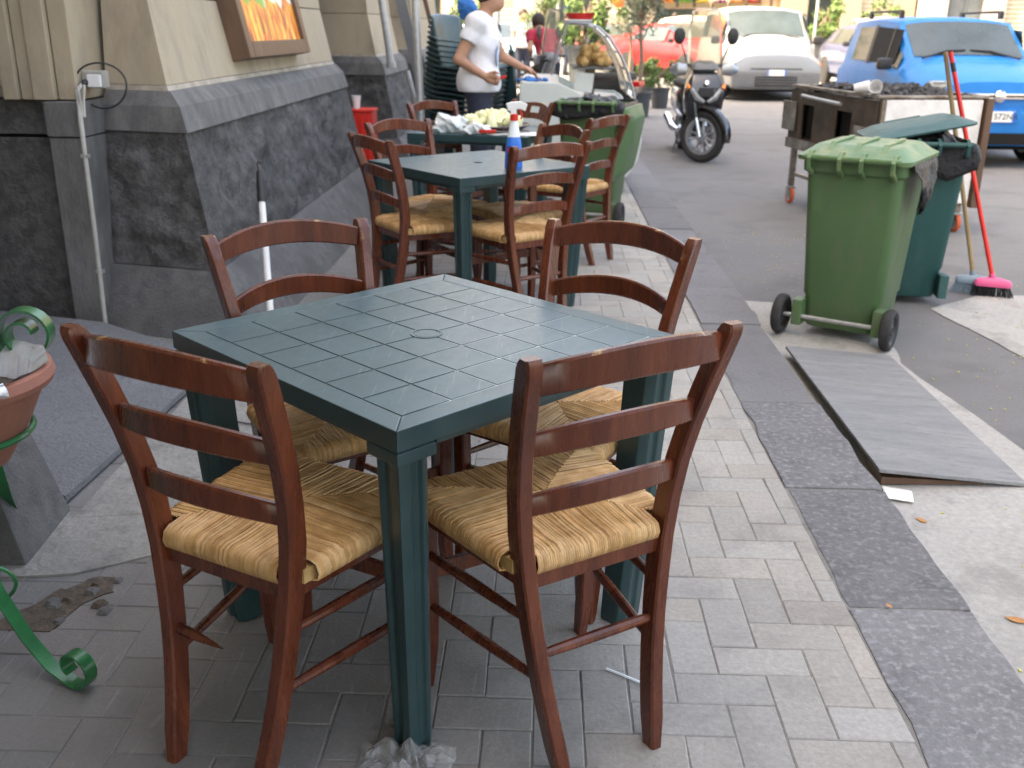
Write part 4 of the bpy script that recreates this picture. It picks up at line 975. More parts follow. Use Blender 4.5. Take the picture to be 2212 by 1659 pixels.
# mop leaning on the first pier
t = thing('mop', 'white handled mop with a black hanging grip leaning on the dark pier', 'mop', (-1.06, 4.62, 0))
def ony_(px, yy):
    d = ray(px); k = yy/d.y; return Vector((d.x*k, yy, CAM_H+d.z*k))
topv = ony_((565, 427), 4.28); low = ony_((580, 619), 4.12); o_ = Vector((-1.06, 4.62, 0))
dirv = (topv-low).normalized(); tip = topv+dirv*.12; foot = low-dirv*((low.z-.07)/dirv.z)
q = MB(); q.tube([foot-o_, (foot+topv)/2-o_, topv-o_], .015, 12); q.build('handle', M_['white'], t)
q = MB(); q.tube([topv-o_-dirv*.02, topv-o_+dirv*.06, tip-o_], [.0185, .0185, .013], 12); q.tube([tip-o_, tip-o_+dirv*.03+Vector((-.008, 0, 0)), tip-o_+dirv*.045, tip-o_+dirv*.04+Vector((.01, 0, -.005))], .005, 8); q.build('hanging_grip', M_['blackplastic'], t)
q = MB(); q.lathe([(0, 0), (.05, 0), (.045, .04), (.018, .07), (0, .075)], 16, Matrix.Translation(foot-o_-Vector((0, 0, .02)))); q.build('mop_socket', M_['white'], t)
rm = random.Random(2); q = MB()
for k in range(46):
    an = rm.uniform(0, 6.28); L0 = rm.uniform(.07, .13); b0 = foot-o_+Vector((.03*math.cos(an), .03*math.sin(an), -.01))
    q.tube([b0, b0+Vector((L0*.5*math.cos(an), L0*.5*math.sin(an), -.03)), Vector((b0.x+L0*math.cos(an), b0.y+L0*math.sin(an), .007))], .006, 5)
q.build('mop_strands', M_['paper'], t)

# red crate with a white cup on it beyond the first pier
t = thing('red_box', 'tall red plastic box standing against the second pier', 'box', (-1.60, 8.95, 0))
q = MB(); q.box((0, 0, .335), (.20, .26, .67)); q.build('box_body', M_['red'], t, bevel=.012)
for s in (-.06, 0, .06):
    q = MB(); q.box((s, -.134, .33), (.018, .012, .60)); q.build('rib', M_['red'], t, bevel=.004)
q = MB(); q.box((0, 0, .682), (.22, .28, .022)); q.build('box_rim', M_['red'], t, bevel=.006)
t = thing('paper_cup', 'white paper cup on the red box', 'cup', (-1.655, 8.93, .694))
q = MB(); q.lathe([(0, 0), (.028, 0), (.040, .105), (.043, .108), (.039, .106), (.026, .006), (0, .006)], 20, cap=False); q.build('cup_wall', M_['white'], t)
# poles and leaning pipes by the second pier
def pole_thing(name, label, cat, pts, r_, m, base, extra=None):
    t = thing(name, label, cat, base); bv = Vector(base); q = MB(); q.tube([Vector(p)-bv for p in pts], r_, 12); q.build('shaft', m, t)
    q = MB(); q.tube([Vector(pts[0])-bv, Vector(pts[0])-bv+(Vector(pts[1])-Vector(pts[0])).normalized()*.05], r_*1.35, 12); q.build('foot', m, t); return t
pole_thing('steel_pole', 'slim galvanised steel pole standing behind the wooden chairs', 'pole', [(-.955, 8.0, 0), (-.985, 8.0, 1.0), (-1.04, 8.02, 3.0)], .031, M_['galv'], (-.955, 8.0, 0))
pole_thing('steel_pole', 'thin pale pipe leaning on the second pier, left of the galvanised pole', 'pole', [(-1.10, 9.9, 0), (-1.33, 9.9, .98)], .026, M_['galv'], (-1.10, 9.9, 0))
t = thing('awning_post', 'grey brown awning post leaning on the second pier', 'post', (-1.0, 9.95, 0))
q = MB(); q.sweep([(0, 0, 0), (-.62, .05, 2.6)], [(-.05, -.02), (.05, -.02), (.05, .02), (-.05, .02)], (1, 0, 0)); q.build('post', M_['bumper'], t, bevel=.005)
q = MB(); q.sweep([(.03, -.03, .9), (-.40, .02, 2.6)], [(-.02, -.012), (.02, -.012), (.02, .012), (-.02, .012)], (1, 0, 0)); q.build('rail', M_['frame'], t, bevel=.004)
q = MB(); q.box((.04, -.02, .2), (.11, .07, .4)); q.build('post_shoe', M_['bumper'], t, bevel=.006)
pole_thing('steel_pole', 'pale drainpipe on the edge of the second pier', 'pipe', [(-1.50, 10.02, 1.0), (-1.68, 10.02, 2.5)], .035, M_['galv'], (-1.50, 10.02, 1.0))
# ================================================================== STREET SIDE
q = MB(); q.hexa([(1.145, 4.42, -.024), (1.135, 3.02, -.010), (1.64, 3.04, -.060), (1.63, 4.42, -.060)], [(1.145, 4.42, -.010), (1.135, 3.02, .005), (1.64, 3.04, -.046), (1.63, 4.42, -.046)])
t = thing('kerb_ramp', 'grey slate slab laid as a ramp from the road to the kerb', 'ramp', (1.13, 3.7, -.06))
q.v = [(x-1.13, y-3.7, z+.06) for x, y, z in q.v]; q.build('slab', M_['slab'], t, bevel=.004)
q = MB(); q.hexa([(1.155-1.13, 3.04-3.7, -.002), (1.50-1.13, 3.05-3.7, .003), (1.50-1.13, 3.20-3.7, .003), (1.155-1.13, 3.2-3.7, -.002)], [(1.155-1.13, 3.04-3.7, .026), (1.50-1.13, 3.05-3.7, .008), (1.50-1.13, 3.20-3.7, .008), (1.155-1.13, 3.2-3.7, .026)]); q.build('timber_wedge', M_['frame'], t, smooth=0)

def rrect(w_, d_, r_, z, cx=0, cy=0, n=4):
    P = []
    for sx, sy, a0 in ((1, -1, -90), (1, 1, 0), (-1, 1, 90), (-1, -1, 180)):
        for k in range(n+1):
            a = R(a0+90*k/n); P.append(Vector((cx+sx*(w_/2-r_)+r_*math.cos(a), cy+sy*(d_/2-r_)+r_*math.sin(a), z)))
    return P
def wheel_parts(t, c, axis, r_, w_, mt, mr, spokes=0, hubr=.5, rim='wheel_rim', tyre='wheel_tyre'):
    Mx = Matrix.Translation(c) @ Vector(axis).to_track_quat('Z', 'Y').to_matrix().to_4x4()
    q = MB(); h = w_/2; q.lathe([(r_*.70, -h*.8), (r_*.86, -h), (r_*.96, -h*.75), (r_, -h*.3), (r_, h*.3), (r_*.96, h*.75), (r_*.86, h), (r_*.70, h*.8), (r_*.70, -h*.8)], 32, Mx, cap=False); ty = q.build(tyre, mt, t)
    q = MB()
    if spokes:
        q.lathe([(r_*.60, -h*.75), (r_*.715, -h*.8), (r_*.715, h*.8), (r_*.60, h*.75), (r_*.60, -h*.75)], 32, Mx, cap=False)
        q.lathe([(0, -h*.7), (r_*.17, -h*.7), (r_*.17, h*.7), (0, h*.7)], 16, Mx)
        for k in range(spokes):
            a = 2*math.pi*k/spokes; d = Vector((math.cos(a), math.sin(a), 0)); e = Vector((-math.sin(a), math.cos(a), 0))
            for s in (-1, 1):
                P = [Mx @ (d*r_*.15+e*s*r_*.05+Vector((0, 0, h*.3))), Mx @ (d*r_*.62+e*s*r_*(.15)+Vector((0, 0, h*.35)))]
                q.tube(P, [r_*.055, r_*.05], 6)
        o = q.build(rim, mr, ty)
    else:
        q.lathe([(0, -h*.5), (r_*.2, -h*.72), (r_*.3, -h*.45), (r_*.6, -h*.4), (r_*.71, -h*.8), (r_*.71, h*.8), (r_*.6, h*.4), (r_*.3, h*.45), (r_*.2, h*.72), (0, h*.5)], 24, Mx); o = q.build(rim, mr, ty)
    return o
def bag_skirt(t, ringpts, name, drop, out, m, seed, up=.0):
    n = len(ringpts); c = sum((Vector(p) for p in ringpts), Vector())/n
    q = MB(); V = 6
    def fn(u, v):
        f = u*n; i = int(f) % n; p = Vector(ringpts[i]).lerp(Vector(ringpts[(i+1) % n]), f-int(f)); d = (p-c); d.z = 0; d.normalize()
        s = noise.noise(Vector((p.x*9+seed, p.y*9, v*1.5)))*.018+noise.noise(Vector((p.x*30+seed, p.y*30, v*4)))*.006
        dr = drop*(1+.55*noise.noise(Vector((p.x*5+seed*3, p.y*5, 7))))
        o = out*(.35+.9*math.sin(min(1, v*1.15)*math.pi*.62))+s*(.4+v)
        zz = up+.015-(dr*v if v > .12 else 0)+.008*noise.noise(Vector((p.x*25, p.y*25, seed)))
        return p+d*o+Vector((0, 0, zz))
    q.grid(fn, 90, V); o = q.build(name, m, t, fixn=False); s = o.modifiers.new('s', 'SOLIDIFY'); s.thickness = .003; return o
def make_bin(label, loc, rot, mb_, ml_, lid, skirt=None, wheels=True):
    t = thing('wheeled_bin', label, 'bin', loc, rot, 'wheeled rubbish bins'); cy = .27
    prof = [(.045, .345, .34, .05), (.06, .36, .36, .05), (.20, .37, .385, .045), (.21, .385, .395, .045), (.80, .445, .475, .04), (.815, .475, .52, .04), (.865, .48, .53, .04)]
    rings = [rrect(w_, d_, r_, z, 0, cy) for z, w_, d_, r_ in prof]
    q = MB(); q.loft(rings, cap=False); inner = [rrect(w_-.02, d_-.02, r_, z, 0, cy) for z, w_, d_, r_ in prof[::-1]]
    q.loft([rings[-1]]+inner, cap=False); q.add(inner[-1], [tuple(range(len(inner[-1])))]); q.add(rings[0], [tuple(range(len(rings[0])))]); bo_ = q.build('body', mb_, t, smooth=45)
    # pressed ribs on the back and the sides
    for xx in (-.155, .155):
        q = MB(); q.sweep([(xx*.86, cy-.190, .23), (xx, cy-.232, .79)], [(-.022, -.006), (.022, -.006), (.014, .010), (-.014, .010)], (1, 0, 0)); q.build('body_rib', mb_, bo_, bevel=.003)
    for s in (-1, 1):
        q = MB(); q.box((s*.195, cy-.2, .12), (.05, .09, .13)); q.build('axle_bracket', mb_, bo_, bevel=.01)
    q = MB(); q.tube([(-.215, cy-.305, .885), (.215, cy-.305, .885)], .014, 12); q.build('hinge_bar', ml_, t)
    for xx in (-.19, -.05, .05, .19):
        q = MB(); q.sweep([(xx, cy-.245, .80), (xx, cy-.315, .835), (xx, cy-.325, .88), (xx, cy-.29, .905), (xx, cy-.22, .90)], [(-.009, -.009), (.009, -.009), (.009, .009), (-.009, .009)], (1, 0, 0)); q.build('hinge_lug', ml_, t, bevel=.003)
    # lid
    def lid_pts(): return [rrect(.52, .60, .05, .868, 0, cy+.0), rrect(.525, .605, .05, .888, 0, cy), rrect(.47, .53, .05, .905, 0, cy), rrect(.40, .44, .05, .935, 0, cy+.01), rrect(.37, .40, .05, .940, 0, cy+.01)]
    Rl = lid_pts(); 
    if lid == 'closed': M4 = Matrix.Identity(4)
    else: M4 = Matrix(lid)
    q = MB(); q.loft([[M4 @ p for p in r_] for r_ in Rl]); ld_ = q.build('lid', ml_, t, smooth=40)
    q = MB(); q.tube([M4 @ Vector(p) for p in ((-.10, cy+.315, .885), (-.10, cy+.345, .905), (.10, cy+.345, .905), (.10, cy+.315, .885))], .010, 8); q.build('lid_grip', ml_, ld_)
    if lid == 'closed':
        for xx in (-.12, .0, .12):
            q = MB(); q.sweep([(xx, cy-.26, .900), (xx, cy-.19, .944), (xx, cy+.12, .949)], [(-.012, -.006), (.012, -.006), (.012, .006), (-.012, .006)], (1, 0, 0)); q.build('lid_rib', ml_, ld_, bevel=.003)
    # wheels and axle
    if wheels:
        q = MB(); q.tube([(-.275, cy-.225, .10), (.255, cy-.225, .10)], .011, 12); q.build('axle', M_['galv'], t)
        for s in (-1, 1): wheel_parts(t, (s*.25-(.025 if s < 0 else 0), cy-.225, .10), (1, 0, 0), .10, .05, M_['rubber'], M_['blackplastic'])
    if skirt:
        bag_skirt(t, rrect(.485, .535, .04, .868, 0, cy, 5), 'bin_liner', skirt[0], skirt[1], M_['bag'], skirt[2])
    return t
a = onroad((1690, 721)); b = onroad((1907, 757)); ax = (b-a); ang = math.atan2(ax.y, ax.x); mid = (a+b)/2; mid.z = -.062
fw = Vector((-math.sin(ang), math.cos(ang), 0))
g1 = make_bin('light green wheeled bin with closed lid, nearest of the bins, axle sticking out', mid-fw*.045+Vector((math.cos(ang), math.sin(ang), 0))*.01, ang, M_['bin_green'], M_['bin_lid'], 'closed')
# liner corner hanging out at its right
q = MB()
def flapc(u, v):
    wdt = (1-.78*v); y = .02+.46*u*wdt+.16*v; z = .872-.23*v+.02*math.sin(u*9)*v; x = .262+.030*math.sin(v*2.6)+.014*noise.noise(Vector((u*5, v*5, 2)))+.012*math.sin(u*14+v*4)*v
    return Vector((x, y, z))
q.grid(flapc, 22, 10); o = q.build('bin_liner', M_['bag'], g1, fixn=False); s = o.modifiers.new('s', 'SOLIDIFY'); s.thickness = .003
# teal bin, lid propped open over a heaped liner
cy = .27
M4 = Matrix.Translation((-.26, cy, .885)) @ Matrix.Rotation(R(-12), 4, 'Y') @ Matrix.Translation((.26, -cy, -.868)) @ Matrix.Translation((-.02, 0, .868)) @ Matrix.Scale(.5, 4, (0, 0, 1)) @ Matrix.Translation((0, 0, -.868))
g2 = onroad((1986, 662)); rot2 = R(-8)
make_bin('dark teal wheeled bin with its lid propped open on a black liner', Vector((g2.x-.10, g2.y-.04, g2.z+.0)), rot2, M_['bin_teal'], M_['bin_teal'], M4, (.14, .03, 3.0), wheels=False)
cr_ = crumple('bin_bag', (-.24, -.26, -.05), (.24, .26, .16), .012, (0, 0, .02), (.21, .22, .10), M_['bag'], .02, 16, 5.1, 'black rubbish bag bulging out of the teal bin', 'bag', (g2.x-.07, g2.y+.23, g2.z+.83))
# third bin further down the pavement, lid hanging down its far side
cy = .27
M4 = Matrix.Translation((.26, cy, .87)) @ Matrix.Rotation(R(100), 4, 'Y') @ Matrix.Translation((.27, -cy, -.86))
make_bin('green wheeled bin on the pavement with its lid hanging open, beside the white counter', (.30, 7.16, 0), R(-16), M_['bin_green'], M_['bin_green'], M4, (.10, .03, 8.0))
crumple('bin_bag', (-.24, -.26, -.06), (.24, .26, .12), .012, (0, 0, .0), (.22, .24, .08), M_['bag'], .025, 17, 2.1, 'black rubbish bag in the bin on the pavement', 'bag', (.37, 7.41, .84))

# brooms leaning on the teal bin
def broom(label, px_head, top, mh, ms, mbr, rot):
    g = onroad(px_head); t = thing('broom', label, 'broom', g, 0, 'brooms by the teal bin'); up = Vector((0, 0, .085))
    Rz = Matrix.Rotation(rot, 3, 'Z')
    q = MB(); q.loft([[Rz @ p+Vector((0, 0, z)) for p in rrect(w_, d_, .02, 0)] for w_, d_, z in ((.19, .055, .06), (.20, .06, .075), (.18, .05, .095), (.08, .035, .108))]); q.build('broom_head', mh, t, smooth=45)
    q = MB(); rr_ = random.Random(int(px_head[0]))
    for i in range(26):
        for j in range(5):
            b0 = Rz @ Vector((-.088+.176*i/25, -.02+.04*j/4, .062)); e = Rz @ Vector((-.11+.22*i/25+rr_.uniform(-.01, .01), -.035+.07*j/4, .002)); q.tube([b0, e], .0022, 4)
    q.build('bristles', mbr, t, smooth=0)
    tv = Vector(top)-g; q = MB(); q.tube([up, up.lerp(tv, .5), tv], .0125, 12); q.build('broomstick', ms, t)
    d = (tv-up).normalized(); q = MB(); q.tube([up-d*.0, up+d*.05], .017, 12); q.build('socket', mh, t)
    if ms is M_['red']:
        q = MB(); q.tube([tv-d*.11, tv-d*.06], .0135, 12); q.build('black_band', M_['blackplastic'], t)
    return t
broom('grey blue broom with a bare wooden stick by the teal bin', (2098, 633), ony_((2042, 112), 5.86), M_['greyblue'], M_['brass'], M_['greyblue'], -.35)
broom('pink headed broom with a red stick by the teal bin', (2140, 640), ony_((2053, 112), 5.82), M_['pink'], M_['red'], M_['blackplastic'], -.35)

# charcoal grill trolley
CR = R(-80); cA = Vector((2.12, 8.83, 0)); cA.z = road_z(cA.x, cA.y)
t = thing('grill_trolley', 'sooty steel charcoal grill trolley with a white end panel behind the bins', 'grill', (cA.x, cA.y, cA.z), CR)
LC, DC, ZT = 1.50, .80, 1.0
def part(name, m, boxes, bevel=.004, smooth=35):
    q = MB()
    for c, s in boxes: q.box(c, s)
    return q.build(name, m, t, bevel=bevel, smooth=smooth)
part('fire_box', M_['soot'], [((LC/2, DC/2, .56), (LC-.04, DC-.03, .02))]); part('back_plate', M_['soot'], [((LC/2, DC, .76), (LC, .02, .44))]); part('far_plate', M_['soot'], [((.01, DC/2, .76), (.02, DC-.03, .44))])
for xa, xb in [(.0, .24), (.47, .86), (1.13, 1.5)]: part('front_plate', M_['soot'], [(((xa+xb)/2, -.005, .745), (xb-xa, .02, .43))])
for xa, xb in ((.242, .468), (.862, 1.128)):
    part('front_plate', M_['soot'], [(((xa+xb)/2, -.003, .905), (xb-xa, .016, .11))]); part('front_plate', M_['soot'], [(((xa+xb)/2, -.003, .545), (xb-xa, .016, .03))])
    part('stoke_hole', M_['dark'], [(((xa+xb)/2, .05, .71), (xb-xa, .02, .33))], 0)
part('lower_flange', M_['steel'], [((LC/2, -.022, .525), (LC+.02, .012, .085))])
part('side_hatch', M_['steel'], [((.03, -.03, .745), (.26, .016, .24))], .006); part('side_hatch', M_['steel'], [((1.33, -.024, .66), (.24, .016, .22))], .006)
q = MB(); q.tube([(.30, -.05, .925), (.6, -.05, .915), (1.0, -.05, .905)], .014, 10); q.build('handle_rail', M_['galv'], t)
part('tray_rim', M_['steel'], [((LC/2, .0, ZT-.01), (LC-.055, .05, .022))]); part('tray_rim', M_['steel'], [((LC/2, DC, ZT-.01), (LC-.055, .05, .022))]); part('tray_rim', M_['steel'], [((.0, DC/2, ZT-.012), (.05, DC+.05, .02))]); part('tray_rim', M_['steel'], [((LC, DC/2, ZT-.012), (.05, DC+.05, .02))])
part('tray_floor', M_['soot'], [((LC/2, DC/2, ZT-.06), (LC-.06, DC-.06, .02))])
wp = part('white_panel', M_['whitepaint'], [((LC+.022, DC/2+.01, .60), (.02, DC-.06, .74))], .004)
o = part('panel_frame', M_['steel'], [((LC+.02, .015, .60), (.05, .03, .74))], .003); o.parent = wp
o = part('panel_frame', M_['frame'], [((LC+.03, DC+.02, .59), (.07, .05, .78))], .003); o.parent = wp
for x in (.05, LC-.06):
    for y in (.04, DC-.04): part('leg', M_['steel'], [((x, y, .35), (.045, .045, .40))], .004)
part('lower_rail', M_['steel'], [((LC/2, .04, .26), (LC-.16, .03, .03))], .003); part('lower_rail', M_['steel'], [((LC/2, DC-.04, .26), (LC-.16, .03, .03))], .003)
for x in (.05, LC-.06):
    for y in (.04, DC-.04):
        for s in (-.03, .03): part('caster_fork', M_['galv'], [((x, y+s, .105), (.04, .006, .09))], .002)
        part('caster_plate', M_['galv'], [((x, y, .142), (.08, .07, .014))], .002)
        wheel_parts(t, (x, y, .072), (0, 1, 0), .072, .035, M_['orange'], M_['galv'], rim='caster_hub', tyre='caster_tyre')
rc = random.Random(4)
q = MB()
def lump(q, c, s):
    n = 7; rings = []
    for i in range(5):
        ph = math.pi*(i+.5)/5-math.pi/2; rings.append([Vector(c)+Vector((s*math.cos(ph)*math.cos(2*math.pi*k/n)*rc.uniform(.45, 1.35), s*math.cos(ph)*math.sin(2*math.pi*k/n)*rc.uniform(.45, 1.35), s*.65*math.sin(ph)*rc.uniform(.6, 1.4))) for k in range(n)])
    q.loft(rings)
for k in range(420):
    x = rc.uniform(.08, LC-.1); h = .055*max(.2, math.sin(x/LC*math.pi))
    lump(q, (x, rc.uniform(.06, DC-.06), ZT-.05+rc.uniform(0, 1)*h+.02), rc.uniform(.008, .045))
o = q.build('charcoal', M_['char'], t, smooth=0); o['kind'] = 'stuff'
Mg = Matrix.Translation((cA.x, cA.y, cA.z)) @ Matrix.Rotation(CR, 4, 'Z')
for i, (x, r1, lab) in enumerate([(1.18, 70, 'white plastic cup lying on the front edge of the grill, the left one'), (1.40, -20, 'white plastic cup tipped over on the front edge of the grill, the right one')]):
    p = Mg @ Vector((x, .01, ZT+.035)); q = MB(); q.lathe([(0, -.05), (.032, -.05), (.048, .06), (.050, .06), (.045, .055), (.03, -.045), (0, -.045)], 18, Matrix.Rotation(R(65), 4, 'X') @ Matrix.Rotation(R(r1), 4, 'Y'), cap=False)
    o = q.build('plastic_cup', M_['white']); o.location = p; tag(o, lab, 'cup')

# ------------------------------------------------------------------ scooter
sf = onroad((1513, 351)); hd = Vector((.03, -1, 0)).normalized(); SR = math.atan2(hd.y, hd.x)
t = thing('motor_scooter', 'black motor scooter with tall windscreen and turned front wheel parked by the kerb', 'scooter', sf, SR)
BK = M_['blackpaint']; st = Matrix.Rotation(R(47), 4, 'Z')
def xf(v): return st @ Vector(v)
axw = st.to_3x3() @ Vector((0, 1, 0))
wheel_parts(t, (0, 0, .288), axw, .288, .10, M_['rubber'], M_['alu'], 5)
q = MB(); q.lathe([(.04, .048), (.115, .048), (.115, .052), (.04, .052)], 24, Matrix.Translation((0, 0, .288)) @ axw.to_track_quat('Z', 'Y').to_matrix().to_4x4(), cap=False); q.build('brake_disc', M_['alu'], t)
for s in (-1, 1):
    q = MB(); q.tube([xf((.01, s*.075, .288)), xf((-.05, s*.075, .50))], .021, 12); q.build('fork_leg', M_['chrome'], t)
    q = MB(); q.tube([xf((-.05, s*.075, .49)), xf((-.10, s*.07, .68))], .026, 12); q.build('fork_shroud', BK, t)
def arc(r_, a0, a1, w_, th, c, M4=None, n=14):
    rings = []
    for k in range(n+1):
        a = R(a0+(a1-a0)*k/n); d = Vector((math.cos(a), 0, math.sin(a))); tw = w_*(.75+.25*math.sin(math.pi*k/n))
        R0 = [Vector(c)+d*rr_+Vector((0, y, 0)) for rr_, y in ((r_, -tw), (r_+.025, -tw*.8), (r_+.04, 0), (r_+.025, tw*.8), (r_, tw), (r_-.0+th*0, tw-th), (r_+.03, 0), (r_, -tw+th))]
        rings.append([M4 @ p for p in R0] if M4 else R0)
    return rings
q = MB(); q.loft(arc(.315, -8, 150, .075, .01, (0, 0, .288), st)); q.build('front_mudguard', BK, t)
# apron (leg shield) as a lofted shell
def shell(name, secs, m, bevel=0):
    q = MB(); q.loft([rrect3(*s) for s in secs]); return q.build(name, m, t, smooth=60)
def rrect3(x, z, d_, w_, r_=.05): return [Vector((x+p.x, p.y, z)) for p in rrect(d_, w_, min(r_, d_*.45), 0)]
shell('front_apron', [(-.20, .34, .10, .24), (-.16, .45, .16, .34), (-.12, .60, .22, .42), (-.09, .75, .26, .43), (-.12, .88, .24, .38), (-.17, .97, .18, .28)], BK)
shell('headset', [(-.20, .965, .16, .20), (-.19, 1.0, .22, .30), (-.20, 1.05, .20, .28), (-.22, 1.09, .12, .18)], M_['bumper'])
q = MB()
for s in (-1, 1):
    q = MB(); P = [Vector((.052, s*.02, .66)), Vector((.052, s*.10, .71)), Vector((.035, s*.165, .80))]; q.tube(P, [.018, .034, .022], 10, flat=.5, up=(1, 0, 0)); q.build('headlamp', M_['lamp'], t)
    q = MB(); q.tube([Vector((.02, s*.185, .80)), Vector((-.005, s*.205, .845))], [.026, .018], 8); q.build('indicator', M_['amber'], t)
    q = MB(); q.tube([Vector((-.21, s*.10, 1.035)), Vector((-.24, s*.25, 1.045)), Vector((-.29, s*.37, 1.04))], [.022, .018, .019], 10); q.build('handlebar', M_['blackplastic'], t)
    q = MB(); q.tube([Vector((-.16, s*.20, 1.05)), Vector((-.18, s*.36, 1.04))], .008, 8); q.build('brake_lever', M_['alu'], t)
    q = MB(); q.tube([Vector((-.22, s*.19, 1.06)), Vector((-.20, s*.24, 1.20)), Vector((-.20, s*.28, 1.29))], .008, 8); ms_ = q.build('mirror_stalk', M_['blackplastic'], t)
    q = MB(); q.lathe([(0, -.016), (.05, -.014), (.066, 0), (.05, .014), (0, .016)], 20, Matrix.Translation((-.20, s*.295, 1.345)) @ Matrix.Rotation(R(90), 4, 'Y') @ Matrix.Scale(1.35, 4, (1, 0, 0))); q.build('mirror', M_['blackplastic'], ms_)
q = MB(); q.lathe([(0, 0), (.028, 0), (.02, .01), (0, .012)], 16, Matrix.Translation((.048, 0, .865)) @ Matrix.Rotation(R(80), 4, 'Y')); q.build('front_badge', M_['chrome'], t)
q = MB(); q.box((.055, 0, .765), (.02, .16, .10)); q.build('nose_panel', M_['blackplastic'], t, bevel=.01)
# windscreen
def wsf(u, v):
    hw = .20*(1-.25*v**2) if v < .93 else .20*(.78)*(1-((v-.93)/.07)**2*.35); y = (2*u-1)*hw; return Vector((-.10-.10*v-.10*(2*u-1)**2, y, 1.02+.62*v))
q = MB(); q.grid(wsf, 12, 16); o = q.build('windscreen', M_['screen'], t, fixn=False); s = o.modifiers.new('s', 'SOLIDIFY'); s.thickness = .004
# hand guards
for s in (-1, 1):
    q = MB(); q.tube([Vector((-.16, s*.20, .99)), Vector((-.15, s*.30, 1.0)), Vector((-.20, s*.38, .99))], [.05, .075, .03], 12, flat=.35, up=(1, 0, 0)); q.build('hand_guard', M_['alu'], t)
shell('floorboard', [(-.50, .26, .55, .26), (-.50, .33, .58, .32), (-.50, .36, .56, .30)], BK)
shell('tail_body', [(-1.08, .42, .62, .20), (-1.08, .55, .74, .32), (-1.10, .68, .78, .34), (-1.10, .76, .72, .30)], BK)
shell('saddle', [(-1.06, .765, .74, .28), (-1.06, .81, .76, .30), (-1.10, .85, .64, .24)], M_['rubber'])
wheel_parts(t, (-1.33, 0, .288), (0, 1, 0), .288, .12, M_['rubber'], M_['alu'], 5)
q = MB(); q.tube([(-.85, -.14, .28), (-1.05, -.17, .30), (-1.45, -.19, .40)], [.025, .055, .05], 14); q.build('silencer', M_['chrome'], t)
q = MB(); q.box((-1.0, .1, .30), (.55, .12, .16)); q.build('engine_case', M_['bumper'], t, bevel=.03)
q = MB(); q.tube([(-.75, .14, .28), (-.80, .20, .02)], .011, 8); q.tube([(-.75, -.14, .28), (-.80, -.20, .02)], .011, 8); q.build('centre_stand', M_['bumper'], t)
q = MB(); q.box((-1.52, 0, .72), (.10, .22, .07)); q.build('tail_light', M_['redlens'], t, bevel=.015)
